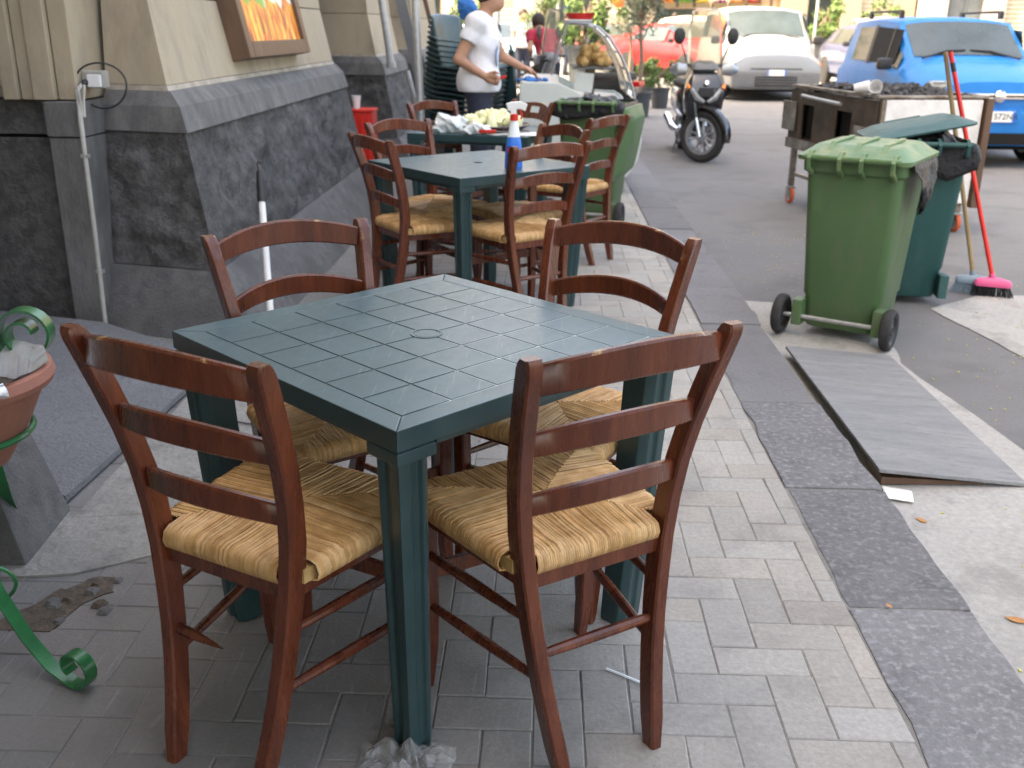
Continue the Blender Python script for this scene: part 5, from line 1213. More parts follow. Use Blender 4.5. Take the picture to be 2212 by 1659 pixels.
# ================================================================== CARS
def ringpts(s):
    x, zb, zs, zt, w_, ws, wr, ze = s
    return [Vector((x, 0, zb)), Vector((x, .8*w_, zb)), Vector((x, .965*w_, zb+.09)), Vector((x, w_, zb+.42*(zs-zb))), Vector((x, .985*w_, zs-.05*(zs-zb)/.5)), Vector((x, ws, zs)), Vector((x, wr, ze)), Vector((x, wr*.6, ze+(zt-ze)*.8)), Vector((x, 0, zt))]
class Car:
    def __init__(s, label, loc, heading, paint, stations, group='cars on the street', name='car'):
        s.t = thing(name, label, 'car', loc, math.atan2(heading[1], heading[0]), group); s.st = stations; s.paint = paint
        s.R = [ringpts(q) for q in stations]
        rings = [h+[Vector((p.x, -p.y, p.z)) for p in h[-2:0:-1]] for h in s.R]
        q = MB(); q.loft(rings); q.build('body', paint, s.t, smooth=42)
    def patch(s, name, m, ia, ib, pa, pb, u0, u1, v0, v1, side, off=.008, n=4):
        """panel on the skin between two stations (u) and two ring points (v)"""
        A0, A1, B0, B1 = s.R[ia][pa], s.R[ia][pb], s.R[ib][pa], s.R[ib][pb]
        def f(u, v):
            p = A0.lerp(B0, u).lerp(A1.lerp(B1, u), v); return Vector((p.x, p.y*side, p.z))
        nrm = (f(1, .5)-f(0, .5)).cross(f(.5, 1)-f(.5, 0)).normalized()
        c = f(.5, .5)
        if nrm.dot(c-Vector((c.x, 0, c.z-.25))) < 0: nrm = -nrm
        q = MB(); q.grid(lambda a, b: f(u0+(u1-u0)*a, v0+(v1-v0)*b)+nrm*off, n, n); o = q.build(name, m, s.t, fixn=False); return o
    def across(s, name, m, ia, ib, u0, u1, k=.93, off=.008):
        """panel across the whole car between two stations, over ring points 6-7-8-7-6"""
        def curve(i, a):
            H = s.R[i]; L_ = [H[6], H[7], H[8], Vector((H[7].x, -H[7].y, H[7].z)), Vector((H[6].x, -H[6].y, H[6].z))]
            f = (a*k+(1-k)/2)*4; j = min(int(f), 3); return L_[j].lerp(L_[j+1], f-j)
        d = s.R[ib][8]-s.R[ia][8]; nrm = Vector((d.z, 0, -d.x)).normalized(); nrm = nrm if nrm.z > 0 else -nrm
        q = MB(); q.grid(lambda a, b: curve(ia, a).lerp(curve(ib, a), u0+(u1-u0)*b)+nrm*off, 8, 4); return q.build(name, m, s.t, fixn=False)
    def box(s, name, m, c, size, bevel=.01, rot=None):
        q = MB(); q.box(c, size, rot); return q.build(name, m, s.t, bevel=bevel)
    def wheels(s, xs, w_, r_=.29):
        for x in xs:
            for sd_ in (-1, 1):
                q = MB(); q.lathe([(0, -.06), (r_+.06, -.06), (r_+.06, .006), (r_+.02, .009), (0, .009)], 28, Matrix.Translation((x, sd_*(w_-.0), r_+.01)) @ Matrix.Rotation(R(-90*sd_), 4, 'X')); q.build('wheel_arch', M_['blackplastic'], s.t)
                wheel_parts(s.t, (x, sd_*(w_-.075), r_), (0, 1, 0), r_, .19, M_['rubber'], M_['alu'], 5)
    def plate(s, x, z, text=None, back=False):
        sg = -1 if back else 1
        npl = s.box('number_plate', M_['plate'], (x, 0, z), (.012, .36, .11), .002)
        for sd_ in (-1, 1): s.box('plate_band', M_['plateblue'], (x+sg*.004, sd_*.165, z), (.010, .028, .106), 0).parent = npl
        if text:
            cu = bpy.data.curves.new('plate_text', 'FONT'); cu.body = text; cu.size = .088; cu.align_x = 'CENTER'; cu.align_y = 'CENTER'; cu.extrude = .001
            to = bpy.data.objects.new('tmp', cu); COL.objects.link(to); dg = bpy.context.evaluated_depsgraph_get(); me = bpy.data.meshes.new_from_object(to.evaluated_get(dg)); bpy.data.objects.remove(to)
            me.materials.clear(); me.materials.append(M_['ink']); o = obj('plate_lettering', me, npl); o['kind'] = 'stuff'; o.location = (x+sg*.008, 0, z); o.rotation_euler = (R(90), 0, R(90 if sg > 0 else -90))

def disc(car, name, m, c, r_, th, ax=(1, 0, 0), n=20, dome=.4):
    q = MB(); q.lathe([(0, -th), (r_, -th), (r_, th*.2), (r_*.8, th*(.2+dome)), (0, th*(.3+dome))], n, Matrix.Translation(c) @ Vector(ax).to_track_quat('Z', 'Y').to_matrix().to_4x4()); return q.build(name, m, car.t)

# silver two-tier people carrier
y0 = 20.25; px_ = 4.45
c = Car('silver people carrier with a bulging forehead below the windscreen', (px_, y0+2.05, road_z(px_, 22)), (0.02, -1), M_['silver'], [
    (2.05, .30, .62, .70, .72, .66, .50, .66), (2.00, .22, .70, .86, .88, .82, .62, .82), (1.80, .20, .74, .93, .93, .88, .68, .90), (1.35, .20, .80, 1.00, .94, .90, .74, .96),
    (1.20, .20, .96, 1.10, .94, .90, .78, 1.04), (1.08, .20, 1.03, 1.19, .94, .90, .80, 1.13), (.42, .20, 1.08, 1.74, .94, .90, .78, 1.67), (-.7, .20, 1.10, 1.80, .94, .90, .78, 1.72), (-1.7, .22, 1.10, 1.75, .93, .89, .77, 1.66), (-1.95, .26, 1.02, 1.15, .90, .84, .66, 1.10), (-2.02, .34, .80, .95, .84, .78, .6, .9)], name='people_carrier')
c.across('windscreen', M_['carglass'], 5, 6, .07, .93, .92); c.across('rear_window', M_['carglass'], 8, 9, .1, .85)
for s in (-1, 1):
    c.patch('side_window', M_['carglass'], 6, 7, 5, 6, -.35, .95, .10, .88, s); c.patch('side_window', M_['carglass'], 7, 8, 5, 6, .02, .9, .10, .88, s)
    c.patch('quarter_window', M_['carglass'], 5, 6, 5, 6, .25, .62, .10, .8, s)
    disc(c, 'headlamp', M_['lamp'], (1.98, s*.66, .66), .105, .05); disc(c, 'upper_lamp', M_['lamp'], (1.19, s*.74, 1.02), .055, .03)
    disc(c, 'fog_lamp', M_['lamp'], (2.03, s*.62, .40), .06, .03); c.box('indicator', M_['amber'], (1.90, s*.85, .68), (.06, .10, .06))
    c.box('door_mirror', M_['blackplastic'], (1.0, s*1.03, 1.12), (.12, .18, .16), .04); c.box('mirror_arm', M_['blackplastic'], (1.0, s*.92, 1.08), (.05, .1, .04), .01)
    q = MB(); q.tube([(1.14, s*.62, 1.17), (1.02, s*.3, 1.235), (1.00, s*.05, 1.25)], .012, 6); q.build('wiper', M_['blackplastic'], c.t)
c.box('bumper', M_['bumper'], (1.93, 0, .40), (.30, 1.74, .34), .08); c.box('air_intake', M_['dark'], (2.082, 0, .37), (.02, .82, .17), 0)
for z in (.32, .37, .42): c.box('intake_bar', M_['bumper'], (2.094, 0, z), (.014, .81, .018), 0)
c.box('bonnet_gap', M_['dark'], (2.046, 0, .60), (.02, 1.0, .018), 0)
c.plate(2.092, .53); disc(c, 'badge', M_['chrome'], (1.10, 0, 1.135), .035, .012, (1, 0, .6)); c.wheels((1.20, -1.35), .93, .31); c.box('underbody', M_['dark'], (0, 0, .22), (3.6, 1.5, .12), 0)

# blue hatchback with roof rails and a driver's arm at the window
bx, by0 = 4.80, 11.0
c = Car('bright blue hatchback with black roof rails at the right edge', (bx, by0+1.78, road_z(bx, 13)), (0, -1), M_['bluepaint'], [
    (1.78, .32, .66, .74, .62, .56, .42, .70), (1.74, .22, .74, .88, .74, .68, .52, .84), (1.55, .20, .82, .96, .79, .74, .58, .93), (1.0, .20, .90, 1.05, .79, .75, .62, 1.02),
    (.90, .20, .93, 1.08, .79, .75, .67, 1.05), (.28, .20, .97, 1.52, .79, .75, .645, 1.47), (-.45, .20, .98, 1.555, .79, .75, .645, 1.50), (-1.40, .22, .99, 1.54, .78, .74, .635, 1.48), (-1.68, .26, .95, 1.10, .76, .70, .56, 1.05), (-1.76, .34, .75, .9, .7, .64, .5, .85)], name='hatchback')
c.across('windscreen', M_['carglass'], 4, 5, .10, .92, .90); c.across('rear_window', M_['carglass'], 7, 8, .1, .85)
for s in (-1, 1):
    c.patch('front_window', M_['carglass'], 5, 6, 5, 6, -.40, .92, .08, .86, s) if s > 0 else None
    c.patch('rear_side_window', M_['carglass'], 6, 7, 5, 6, .03, .70, .08, .86, s)
    c.box('roof_rail', M_['blackplastic'], (-.45, s*.58, 1.60), (1.25, .035, .03), .012)
    for x in (.14, -1.02): c.box('rail_foot', M_['blackplastic'], (x, s*.58, 1.56), (.10, .04, .08), .012)
    c.box('headlamp', M_['lamp'], (1.66, s*.60, .80), (.16, .24, .17), .05); c.box('door_mirror', M_['blackplastic'], (.72, s*.90, 1.02), (.10, .17, .13), .04)
    q = MB(); q.tube([(.92, s*.55, 1.09), (.80, s*.25, 1.17), (.78, s*.03, 1.18)], .012, 6); q.build('wiper', M_['blackplastic'], c.t)
c.patch('front_window', M_['dark'], 5, 6, 5, 6, -.40, .92, .08, .86, -1)
c.patch('vent_window', M_['carglass'], 4, 5, 5, 6, .30, .60, .08, .7, -1); c.patch('vent_window', M_['carglass'], 4, 5, 5, 6, .30, .60, .08, .7, 1)
c.patch('window_pillar', M_['blackplastic'], 5, 6, 5, 6, .86, .98, .02, .9, -1, .014); c.patch('window_frame', M_['blackplastic'], 5, 6, 5, 6, -.03, .03, .02, .9, -1, .016)
c.box('bumper', M_['bluepaint'], (1.66, 0, .46), (.34, 1.42, .30), .08); c.box('lower_grille', M_['dark'], (1.80, 0, .30), (.06, 1.1, .12), .01)
c.box('grille_bar', M_['chrome'], (1.792, 0, .735), (.03, .80, .06), .012); c.box('grille_slot', M_['dark'], (1.80, 0, .735), (.028, .74, .018), 0); disc(c, 'badge', M_['chrome'], (1.81, 0, .735), .062, .02)
c.box('plate_recess', M_['bluepaint'], (1.826, 0, .53), (.02, .46, .14), .005); c.plate(1.842, .53, 'DD 572NR'); c.wheels((1.12, -1.18), .79, .28); c.box('underbody', M_['dark'], (0, 0, .22), (3.1, 1.3, .12), 0)
c.box('side_moulding', M_['blackplastic'], (0, -.795, .52), (1.9, .02, .08), .006); c.box('tax_disc', M_['plate'], (.60, -.46, 1.24), (.006, .12, .13), 0, Matrix.Rotation(R(-55), 3, 'Y'))
BLUE = (bx, by0+1.78, road_z(bx, 13))

def generic(label, loc, heading, paint, glass='carglass', suv=0, group='cars on the street', plate=True):
    h = suv*.2
    c = Car(label, loc, heading, paint, [
        (2.0, .34, .58, .66, .66, .60, .45, .62), (1.95, .24, .66, .80, .80, .74, .56, .76), (1.7, .20, .74, .88, .85, .80, .62, .85), (.98, .20, .86, 1.0, .86, .81, .66, .97),
        (.85, .20, .88, 1.03, .86, .81, .68, 1.0), (.0, .20, .93, 1.42+h, .86, .81, .60, 1.35+h), (-.8, .20, .94, 1.44+h, .86, .81, .60, 1.37+h), (-1.5, .22, .95, 1.36+h, .85, .80, .58, 1.28+h), (-1.9, .26, .92, 1.02, .83, .78, .6, .98), (-2.02, .34, .72, .86, .76, .70, .54, .8)])
    c.across('windscreen', M_[glass], 4, 5, .06, .94, .94); c.across('rear_window', M_[glass], 7, 8, .08, .85)
    for s in (-1, 1):
        c.patch('side_window', M_['carglass'], 5, 6, 5, 6, -.35, .94, .08, .88, s); c.patch('side_window', M_['carglass'], 6, 7, 5, 6, .03, .8, .08, .88, s)
        c.box('headlamp', M_['lamp'], (1.86, s*.64, .68), (.16, .26, .14), .05); c.box('tail_lamp', M_['redlens'], (-1.96, s*.70, .74), (.08, .16, .2), .02); c.box('door_mirror', M_['blackplastic'], (.72, s*.95, .98), (.10, .17, .12), .04)
    c.box('grille', M_['dark'], (1.99, 0, .56), (.03, .6, .10), .01); c.box('bumper_strip', M_['bumper'], (1.95, 0, .44), (.12, 1.5, .10), .03)
    if plate: c.plate(2.03, .46)
    c.wheels((1.25, -1.25), .86, .30); c.box('underbody', M_['dark'], (0, 0, .22), (3.4, 1.4, .12), 0); return c
def gr_(x, y): return (x, y, road_z(x, y))
generic('red hatchback parked askew behind the scooter windscreen', gr_(3.7, 29.0), (.55, -.83), M_['redpaint'])
generic('navy car with a beige windscreen between the silver and the blue car', gr_(8.0, 25.5), (.02, -1), M_['navypaint'], 'carglass_beige')
generic('pale blue car far down the sunlit street behind the man', gr_(-1.3, 27.5), (.5, -.86), M_['paleblue'])
generic('sand coloured car parked behind the silver people carrier', gr_(5.2, 33.5), (.9, -.43), M_['tanpaint'], suv=1)
generic('grey car parked behind the navy car', gr_(10.4, 30.5), (1, -.1), M_['bumper'], suv=1)
generic('sand coloured car at the far right behind the blue hatchback', gr_(13.2, 22.5), (-.1, -1), M_['tanpaint'])

generic('dark grey car parked far behind the pale blue one', gr_(-3.6, 34), (.2, -1), M_['bumper'])
generic('maroon car parked beside the red hatchback, half hidden by the olive tree', gr_(2.3, 33), (.3, -.95), M_['maroonpaint'])
generic('white car far right in front of the roller shutters', gr_(16.5, 30), (-.3, -1), M_['silver'], suv=1)

# ================================================================== PEOPLE
def rot2(x, y, a): return x*math.cos(a)-y*math.sin(a), x*math.sin(a)+y*math.cos(a)
def build_person(name, label, loc, J, h, shirt, trousers, printm=None, hem=.90, sleeve=.5, hands=True, hair=True, lo=None, hi=None, seat=False):
    """J: joints in metres relative to loc"""
    t = thing(name, label, 'person', loc)
    g = lambda k: np.array(J[k], float)
    def limbs(X, Y, Z, e=0.0):
        return [capsule(X, Y, Z, g('sh'+s), g('el'+s), .050+e, .041+e) for s in 'rl']+[capsule(X, Y, Z, g('el'+s), g('wr'+s), .040+e, .027+e) for s in 'rl']
    def torso(X, Y, Z, e=0.0):
        return [ellip(X, Y, Z, g('pelvis'), (.135+e, .165+e, .13+e)), ellip(X, Y, Z, (g('pelvis')+g('chest'))/2, (.118+e, .148+e, .16+e)), ellip(X, Y, Z, g('chest'), (.128+e, .178+e, .20+e)),
                capsule(X, Y, Z, g('shr'), g('shl'), .066+e, .066+e)]
    def legs(X, Y, Z, e=0.0):
        return [capsule(X, Y, Z, g('hip'+s), g('kn'+s), .086+e, .058+e) for s in 'rl']+[capsule(X, Y, Z, g('kn'+s), g('an'+s), .056+e, .040+e) for s in 'rl']
    def body(X, Y, Z):
        d = sunion(torso(X, Y, Z)+legs(X, Y, Z), .05); d = smin(d, sunion(limbs(X, Y, Z), .015), .03)
        d = smin(d, capsule(X, Y, Z, g('neck'), g('head')-np.array([0, 0, .06]), .056, .052), .03)
        hd_ = g('head'); f = g('face'); hdm = ellip(X, Y, Z, hd_, (.095, .078, .122))
        hdm = smin(hdm, ellip(X, Y, Z, hd_+f*.045+np.array([0, 0, -.075]), (.058, .052, .055)), .03)
        hdm = smin(hdm, capsule(X, Y, Z, hd_+f*.088+np.array([0, 0, .01]), hd_+f*.112+np.array([0, 0, -.028]), .010, .016), .012)
        hdm = smin(hdm, capsule(X, Y, Z, hd_+f*.085+np.array([-f[1], f[0], 0])*.022+np.array([0, 0, -.068]), hd_+f*.085-np.array([-f[1], f[0], 0])*.022+np.array([0, 0, -.068]), .009, .009), .012)
        for s in (-1, 1):
            sd_ = np.array([-f[1], f[0], 0])*s; hdm = smin(hdm, ellip(X, Y, Z, hd_+sd_*.08-f*.008+np.array([0, 0, -.01]), (.022, .018, .032)), .01)
            hdm = np.maximum(hdm, -(np.sqrt((X-(hd_+f*.092+sd_*.032)[0])**2+(Y-(hd_+f*.092+sd_*.032)[1])**2+(Z-hd_[2]-.006)**2)-.014))
        d = smin(d, hdm, .025)
        for s in 'rl':
            a = g('an'+s); fo = g('foot'+s); d = smin(d, capsule(X, Y, Z, a+np.array([0, 0, -.035]), fo, .045, .034), .03)
        if hands:
            for s in 'rl':
                w_ = g('wr'+s); dv = g('hd'+s); dv = dv/np.linalg.norm(dv); sv_ = g('hs'+s); sv_ = sv_-dv*(sv_@dv); sv_ = sv_/np.linalg.norm(sv_); nv = np.cross(dv, sv_); curl = J.get('curl'+s, .5)
                pal_ = capsule(X, Y, Z, w_+dv*.03-sv_*.018, w_+dv*.075-sv_*.024, .022, .019); pal_ = smin(pal_, capsule(X, Y, Z, w_+dv*.03+sv_*.018, w_+dv*.075+sv_*.024, .022, .019), .02)
                for k, L_ in ((-1.5, .062), (-.5, .075), (.5, .080), (1.5, .070)):
                    b0 = w_+dv*.085+sv_*.0185*k; m1 = b0+(dv*math.cos(curl*.6)+nv*math.sin(curl*.6))*L_*.5; m2 = m1+(dv*math.cos(curl*1.7)+nv*math.sin(curl*1.7))*L_*.5
                    pal_ = smin(pal_, smin(capsule(X, Y, Z, b0, m1, .0098, .009), capsule(X, Y, Z, m1, m2, .009, .0078), .004), .006)
                b0 = w_+dv*.035+sv_*.036; m1 = b0+dv*.03+sv_*.022+nv*.012; m2 = m1+dv*.03+nv*.014
                pal_ = smin(pal_, smin(capsule(X, Y, Z, b0, m1, .0125, .011), capsule(X, Y, Z, m1, m2, .011, .009), .004), .008)
                d = smin(d, pal_, .014)
        return d
    lo = lo or (-.55, -.55, 0); hi = hi or (.6, .6, 1.85)
    obj('body', sdf_mesh('body', body, lo, hi, h, M_['skin']), t)
    def tee(X, Y, Z):
        d = sunion(torso(X, Y, Z, .016), .05)
        p = g('pelvis'); d = smin(d, capsule(X, Y, Z, p+np.array([0, -.04, .02]), p+np.array([0, .04, .02]), .168, .168), .05)
        for s in 'rl':
            a, b = g('sh'+s), g('el'+s); e = a+(b-a)*sleeve; sl = capsule(X, Y, Z, a, a+(b-a)*1.1, .068, .066); dv = (b-a)/np.linalg.norm(b-a)
            sl = np.maximum(sl, (X-e[0])*dv[0]+(Y-e[1])*dv[1]+(Z-e[2])*dv[2]); d = smin(d, sl, .02)
        d = d+.004*np.sin(Z*38+X*20)*np.cos(Y*26+Z*9)
        n_ = g('neck'); d = np.maximum(d, -(np.sqrt((X-n_[0]-g('face')[0]*.03)**2+(Y-n_[1]-g('face')[1]*.03)**2+(Z-n_[2]-.03)**2)-.072))
        return np.maximum(d, hem-Z) if not seat else d
    tm = obj('shirt', sdf_mesh('shirt', tee, lo, hi, h*1.15, shirt), t)
    def tr(X, Y, Z):
        d = sunion(legs(X, Y, Z, .014)+[ellip(X, Y, Z, g('pelvis'), (.138, .166, .13))], .05); return np.maximum(d, Z-hem-.015) if not seat else d
    obj('trousers', sdf_mesh('trousers', lambda X, Y, Z: np.maximum(tr(X, Y, Z), .075-Z), lo, hi, h*1.15, trousers), t)
    for s in 'rl':
        a = g('an'+s); fo = g('foot'+s)
        bl = np.minimum(a, fo)-.1; bh = np.maximum(a, fo)+.1
        obj('shoe', sdf_mesh('shoe', lambda X, Y, Z: np.maximum(smin(capsule(X, Y, Z, a+np.array([0, 0, -.03]), fo, .056, .045), capsule(X, Y, Z, a, a+np.array([0, 0, .04]), .05, .05), .02), .002-Z), tuple(bl), tuple(bh), h, M_['blackplastic']), t)
    if hair:
        hd_ = g('head'); f = g('face')
        obj('hair', sdf_mesh('hair', lambda X, Y, Z: np.maximum(ellip(X, Y, Z, hd_+np.array([0, 0, .02])-f*.012, (.106, .092, .122)), (X-hd_[0])*f[0]+(Y-hd_[1])*f[1]-.055-(Z-hd_[2])*.4+.03*0), tuple(hd_-.2), tuple(hd_+.2), h, M_['hair']), t)
    return t
# the man in the white T-shirt, facing the counter on his left hand side of the picture's right
ML = (-.52, 8.02, 0)
JM = dict(pelvis=(0, 0, .96), chest=(.02, 0, 1.27), neck=(.045, .0, 1.475), head=(.095, 0, 1.62), face=(.96, -.28, 0),
          shr=(-.01, -.185, 1.405), shl=(.05, .17, 1.405), elr=(-.135, -.225, 1.145), wrr=(.06, -.20, 1.025), ell=(.17, .24, 1.16), wrl=(.335, .26, 1.075),
          hipr=(0, -.09, .93), hipl=(.0, .09, .93), knr=(.02, -.10, .50), knl=(.05, .10, .50), anr=(-.02, -.10, .085), anl=(.03, .11, .085), footr=(.12, -.13, .035), footl=(.17, .13, .035),
          hdr=(.9, .0, -.25), hsr=(.1, -.2, 1), hdl=(.9, -.1, -.35), hsl=(.0, -1, .3), curlr=1.25, curll=.45)
man = build_person('person', 'man in white T-shirt and dark jeans standing behind the far table', ML, JM, .009, M_['tee'], M_['denim'], hem=.905, lo=(-.3, -.36, 0), hi=(.55, .40, 1.80))
q = MB()
q.grid(lambda u, v: Vector((.150+.012*math.cos((u-.5)*3)-.004, -.05+.12*(u-.5)-.03, 1.17+.15*(v-.5)*math.sqrt(max(0, 1-(2*u-1)**2)))), 10, 6); 
q.build('shirt_print', M_['teeprint'], man, fixn=False)
q = MB(); q.box((0, 0, 0), (.085, .022, .018), Matrix.Rotation(R(-12), 3, 'Y')); o = q.build('red_tool', M_['red'], None, bevel=.005); o.location = (ML[0]+.185, ML[1]-.205, 1.018); tag(o, "red handled tool in the man's fist", 'tool')

# driver inside the blue car, forearm on the sill
bxx, byy, bzz = BLUE
JD = dict(pelvis=(0, .1, .52), chest=(0, .16, .86), neck=(0, .15, 1.08), head=(0, .13, 1.24), face=(0, -1, 0), shr=(-.20, .13, 1.0), shl=(.20, .13, 1.0), elr=(-.335, -.08, .99), wrr=(-.40, -.30, 1.01), ell=(.25, -.1, .85), wrl=(.1, -.32, .95),
          hipr=(-.1, .05, .50), hipl=(.1, .05, .50), knr=(-.1, -.4, .55), knl=(.1, -.4, .55), anr=(-.1, -.55, .3), anl=(.1, -.55, .3), footr=(-.1, -.68, .27), footl=(.1, -.68, .27),
          hdr=(-.1, -1, -.2), hsr=(1, 0, .2), hdl=(0, -1, 0), hsl=(-1, 0, 0), curlr=.7, curll=.8)
build_person('person', 'driver of the blue hatchback resting a bare forearm on the window sill', (bxx-.42, byy+.0, bzz), JD, .013, M_['navypaint'], M_['denim'], seat=True, lo=(-.6, -.85, .15), hi=(.5, .5, 1.5))
# far figures on the sunlit street
def far_person(label, loc, ang, shirt, lean=0.0):
    f = np.array([math.cos(ang), math.sin(ang), 0]); s_ = np.array([-f[1], f[0], 0]); z = np.array([0, 0, 1.])
    P = lambda a, b, c_: tuple(f*(a+lean*max(0, c_-.9)*1.3)+s_*b+z*(c_-lean*.35*max(0, c_-.9)))
    J = dict(pelvis=P(0, 0, .95), chest=P(.02, 0, 1.25), neck=P(.02, 0, 1.46), head=P(.05, 0, 1.61), face=tuple(f), shr=P(0, -.18, 1.39), shl=P(0, .18, 1.39), elr=P(.02, -.24, 1.12), wrr=P(.16, -.22, .93), ell=P(.02, .24, 1.12), wrl=P(.2, .2, 1.0),
             hipr=P(0, -.09, .92), hipl=P(0, .09, .92), knr=P(.03, -.09, .5), knl=P(.06, .1, .5), anr=P(-.05, -.1, .08), anl=P(.06, .1, .08), footr=P(.08, -.12, .035), footl=P(.2, .12, .035), hdr=P(.8, 0, -.4), hsr=(0, 0, 1), hdl=(f[0], f[1], -.2), hsl=(0, 0, 1))
    return build_person('person', label, loc, J, .02, shirt, M_['denim'], hands=False, lo=(-.5, -.5, 0), hi=(.6, .6, 1.8) if not lean else (.75, .75, 1.8))
M_['redshirt'] = mat('red_cotton', (.42, .03, .06), .9, rvar=0)
far_person('person in a red shirt bending forward far behind the counter', gr_(.05, 15.5), 1.9, M_['redshirt'], .55)
far_person('person in a pale shirt standing far down the sunlit street', gr_(-.55, 24), -1.2, M_['tee'])
far_person('person in a white shirt walking far left of the counter glass', gr_(.55, 30), .3, M_['tee'])
# ================================================================== COUNTER, CHAIR STACK, PLANTS, MARKET
t = thing('deli_counter', 'white refrigerated display counter with curved glass on the pavement', 'counter', (0, 8.75, 0))
prof = [(-.20, .12), (-.22, .20), (-.22, .90), (-.19, .945), (.10, .94), (.20, .90), (.34, .83), (.46, .80), (.60, .79), (.70, .79), (.78, .74), (.83, .62), (.845, .46), (.82, .30), (.75, .18), (.68, .12)]
YL = 1.7
for y in (0, YL-.04):
    q = MB(); q.prism(prof, y, y+.04, lambda a, b, h: Vector((a, h, b))); q.build('end_panel', M_['greywhite'], t, bevel=.012, seg=3)
q = MB(); q.prism([(-.19, .16), (-.19, .88), (.08, .88), (.18, .84), (.32, .77), (.6, .74), (.76, .70), (.80, .45), (.74, .2)], .042, YL-.042, lambda a, b, h: Vector((a, h, b))); q.build('cabinet', M_['greywhite'], t, smooth=30)
q = MB(); q.prism([(-.215, .905), (-.215, .935), (.12, .935), (.12, .905)], .042, YL-.042, lambda a, b, h: Vector((a, h, b))); q.build('worktop', M_['galv'], t, bevel=.004)
q = MB(); q.prism([(.20, .775), (.24, .80), (.70, .765), (.70, .75)], .042, YL-.042, lambda a, b, h: Vector((a, h, b))); q.build('display_deck', M_['galv'], t, smooth=0)
for x in (-.15, .65):
    for y in (.1, YL-.1):
        q = MB(); q.lathe([(0, 0), (.03, 0), (.025, .02), (.018, .16), (0, .16)], 12, Matrix.Translation((x, y, 0))); q.build('foot', M_['bumper'], t)
# curved front glass and end glass
gp = [(.77, .80), (.745, .90), (.70, 1.03), (.63, 1.17), (.54, 1.30), (.44, 1.385), (.36, 1.415), (.18, 1.42)]
def gc(u):
    f = u*(len(gp)-1); i = min(int(f), len(gp)-2); k = f-i; return gp[i][0]*(1-k)+gp[i+1][0]*k, gp[i][1]*(1-k)+gp[i+1][1]*k
q = MB(); q.grid(lambda u, v: Vector((gc(u)[0], .03+(YL-.06)*v, gc(u)[1])), 28, 1); o = q.build('front_glass', M_['glass'], t, fixn=False); s = o.modifiers.new('s', 'SOLIDIFY'); s.thickness = .006
for y in (.02, YL-.03):
    poly = gp+[(.05, 1.0), (.09, .955), (.30, .86), (.5, .815)]
    q = MB(); q.prism(poly, y, y+.006, lambda a, b, h: Vector((a, h, b))); q.build('end_glass', M_['glass'], t, smooth=0)
    q = MB(); q.tube([Vector((a, y+.003, b)) for a, b in gp], .008, 8); q.tube([Vector((.18, y+.003, 1.42)), Vector((.05, y+.003, 1.0))], .009, 8); q.build('glass_trim', M_['alu'], t)
q = MB(); q.box((.27, YL/2, 1.435), (.22, YL-.02, .02)); q.build('top_shelf', M_['galv'], t, bevel=.004)
q = MB(); q.box((.41, .62, 1.055), (.36, 1.1, .016)); q.build('inner_shelf', M_['bumper'], t, bevel=.003)
for y in (.14, 1.1):
    q = MB(); q.box((.40, y, .92), (.045, .03, .255)); q.build('shelf_post', M_['frame'], t, bevel=.003)
q = MB(); q.box((.33, .1, .94), (.16, .006, .16), Matrix.Rotation(R(6), 3, 'Y')); q.build('price_card', M_['paper'], t, smooth=0)
rb = random.Random(12); k = 0
for layer, n in ((0, 14), (1, 8), (2, 3)):
    for i in range(n):
        x = .29+.26*rb.random() if layer == 0 else .33+.18*rb.random(); y = .13+.42*rb.random(); r_ = rb.uniform(.038, .046)
        q = MB(); q.lathe([(0, -1), (.5, -.85), (.86, -.45), (1, 0), (.88, .45), (.55, .85), (.12, 1.08), (0, 1.1)], 12); q.v = [(a*r_, b*r_, c_*r_) for a, b, c_ in q.v]
        o = q.build('rice_ball', M_['bread']); o.location = (x, 8.75+y, 1.063+r_+layer*.055); tag(o, 'golden fried rice ball piled on the shelf behind the counter glass', 'fried snack', 'fried rice balls in the counter')
# things on the counter
crumple('blue_cloth', (-.16, -.16, -.02), (.18, .16, .08), .01, (0, 0, .012), (.13, .10, .030), M_['bluecloth'], .012, 30, 3.3, "blue cloth on the counter under the man's hand", 'cloth', (-.105, 8.93, .937))
t = thing('red_lantern', 'red plastic basin on top of the counter glass', 'basin', (.30, 9.3, 1.447))
q = MB(); q.lathe([(0, 0), (.10, 0), (.13, .05), (.135, .055), (.125, .05), (.095, .008), (0, .008)], 24, cap=False); q.build('basin', M_['red'], t)
t.name = 'plastic_basin'

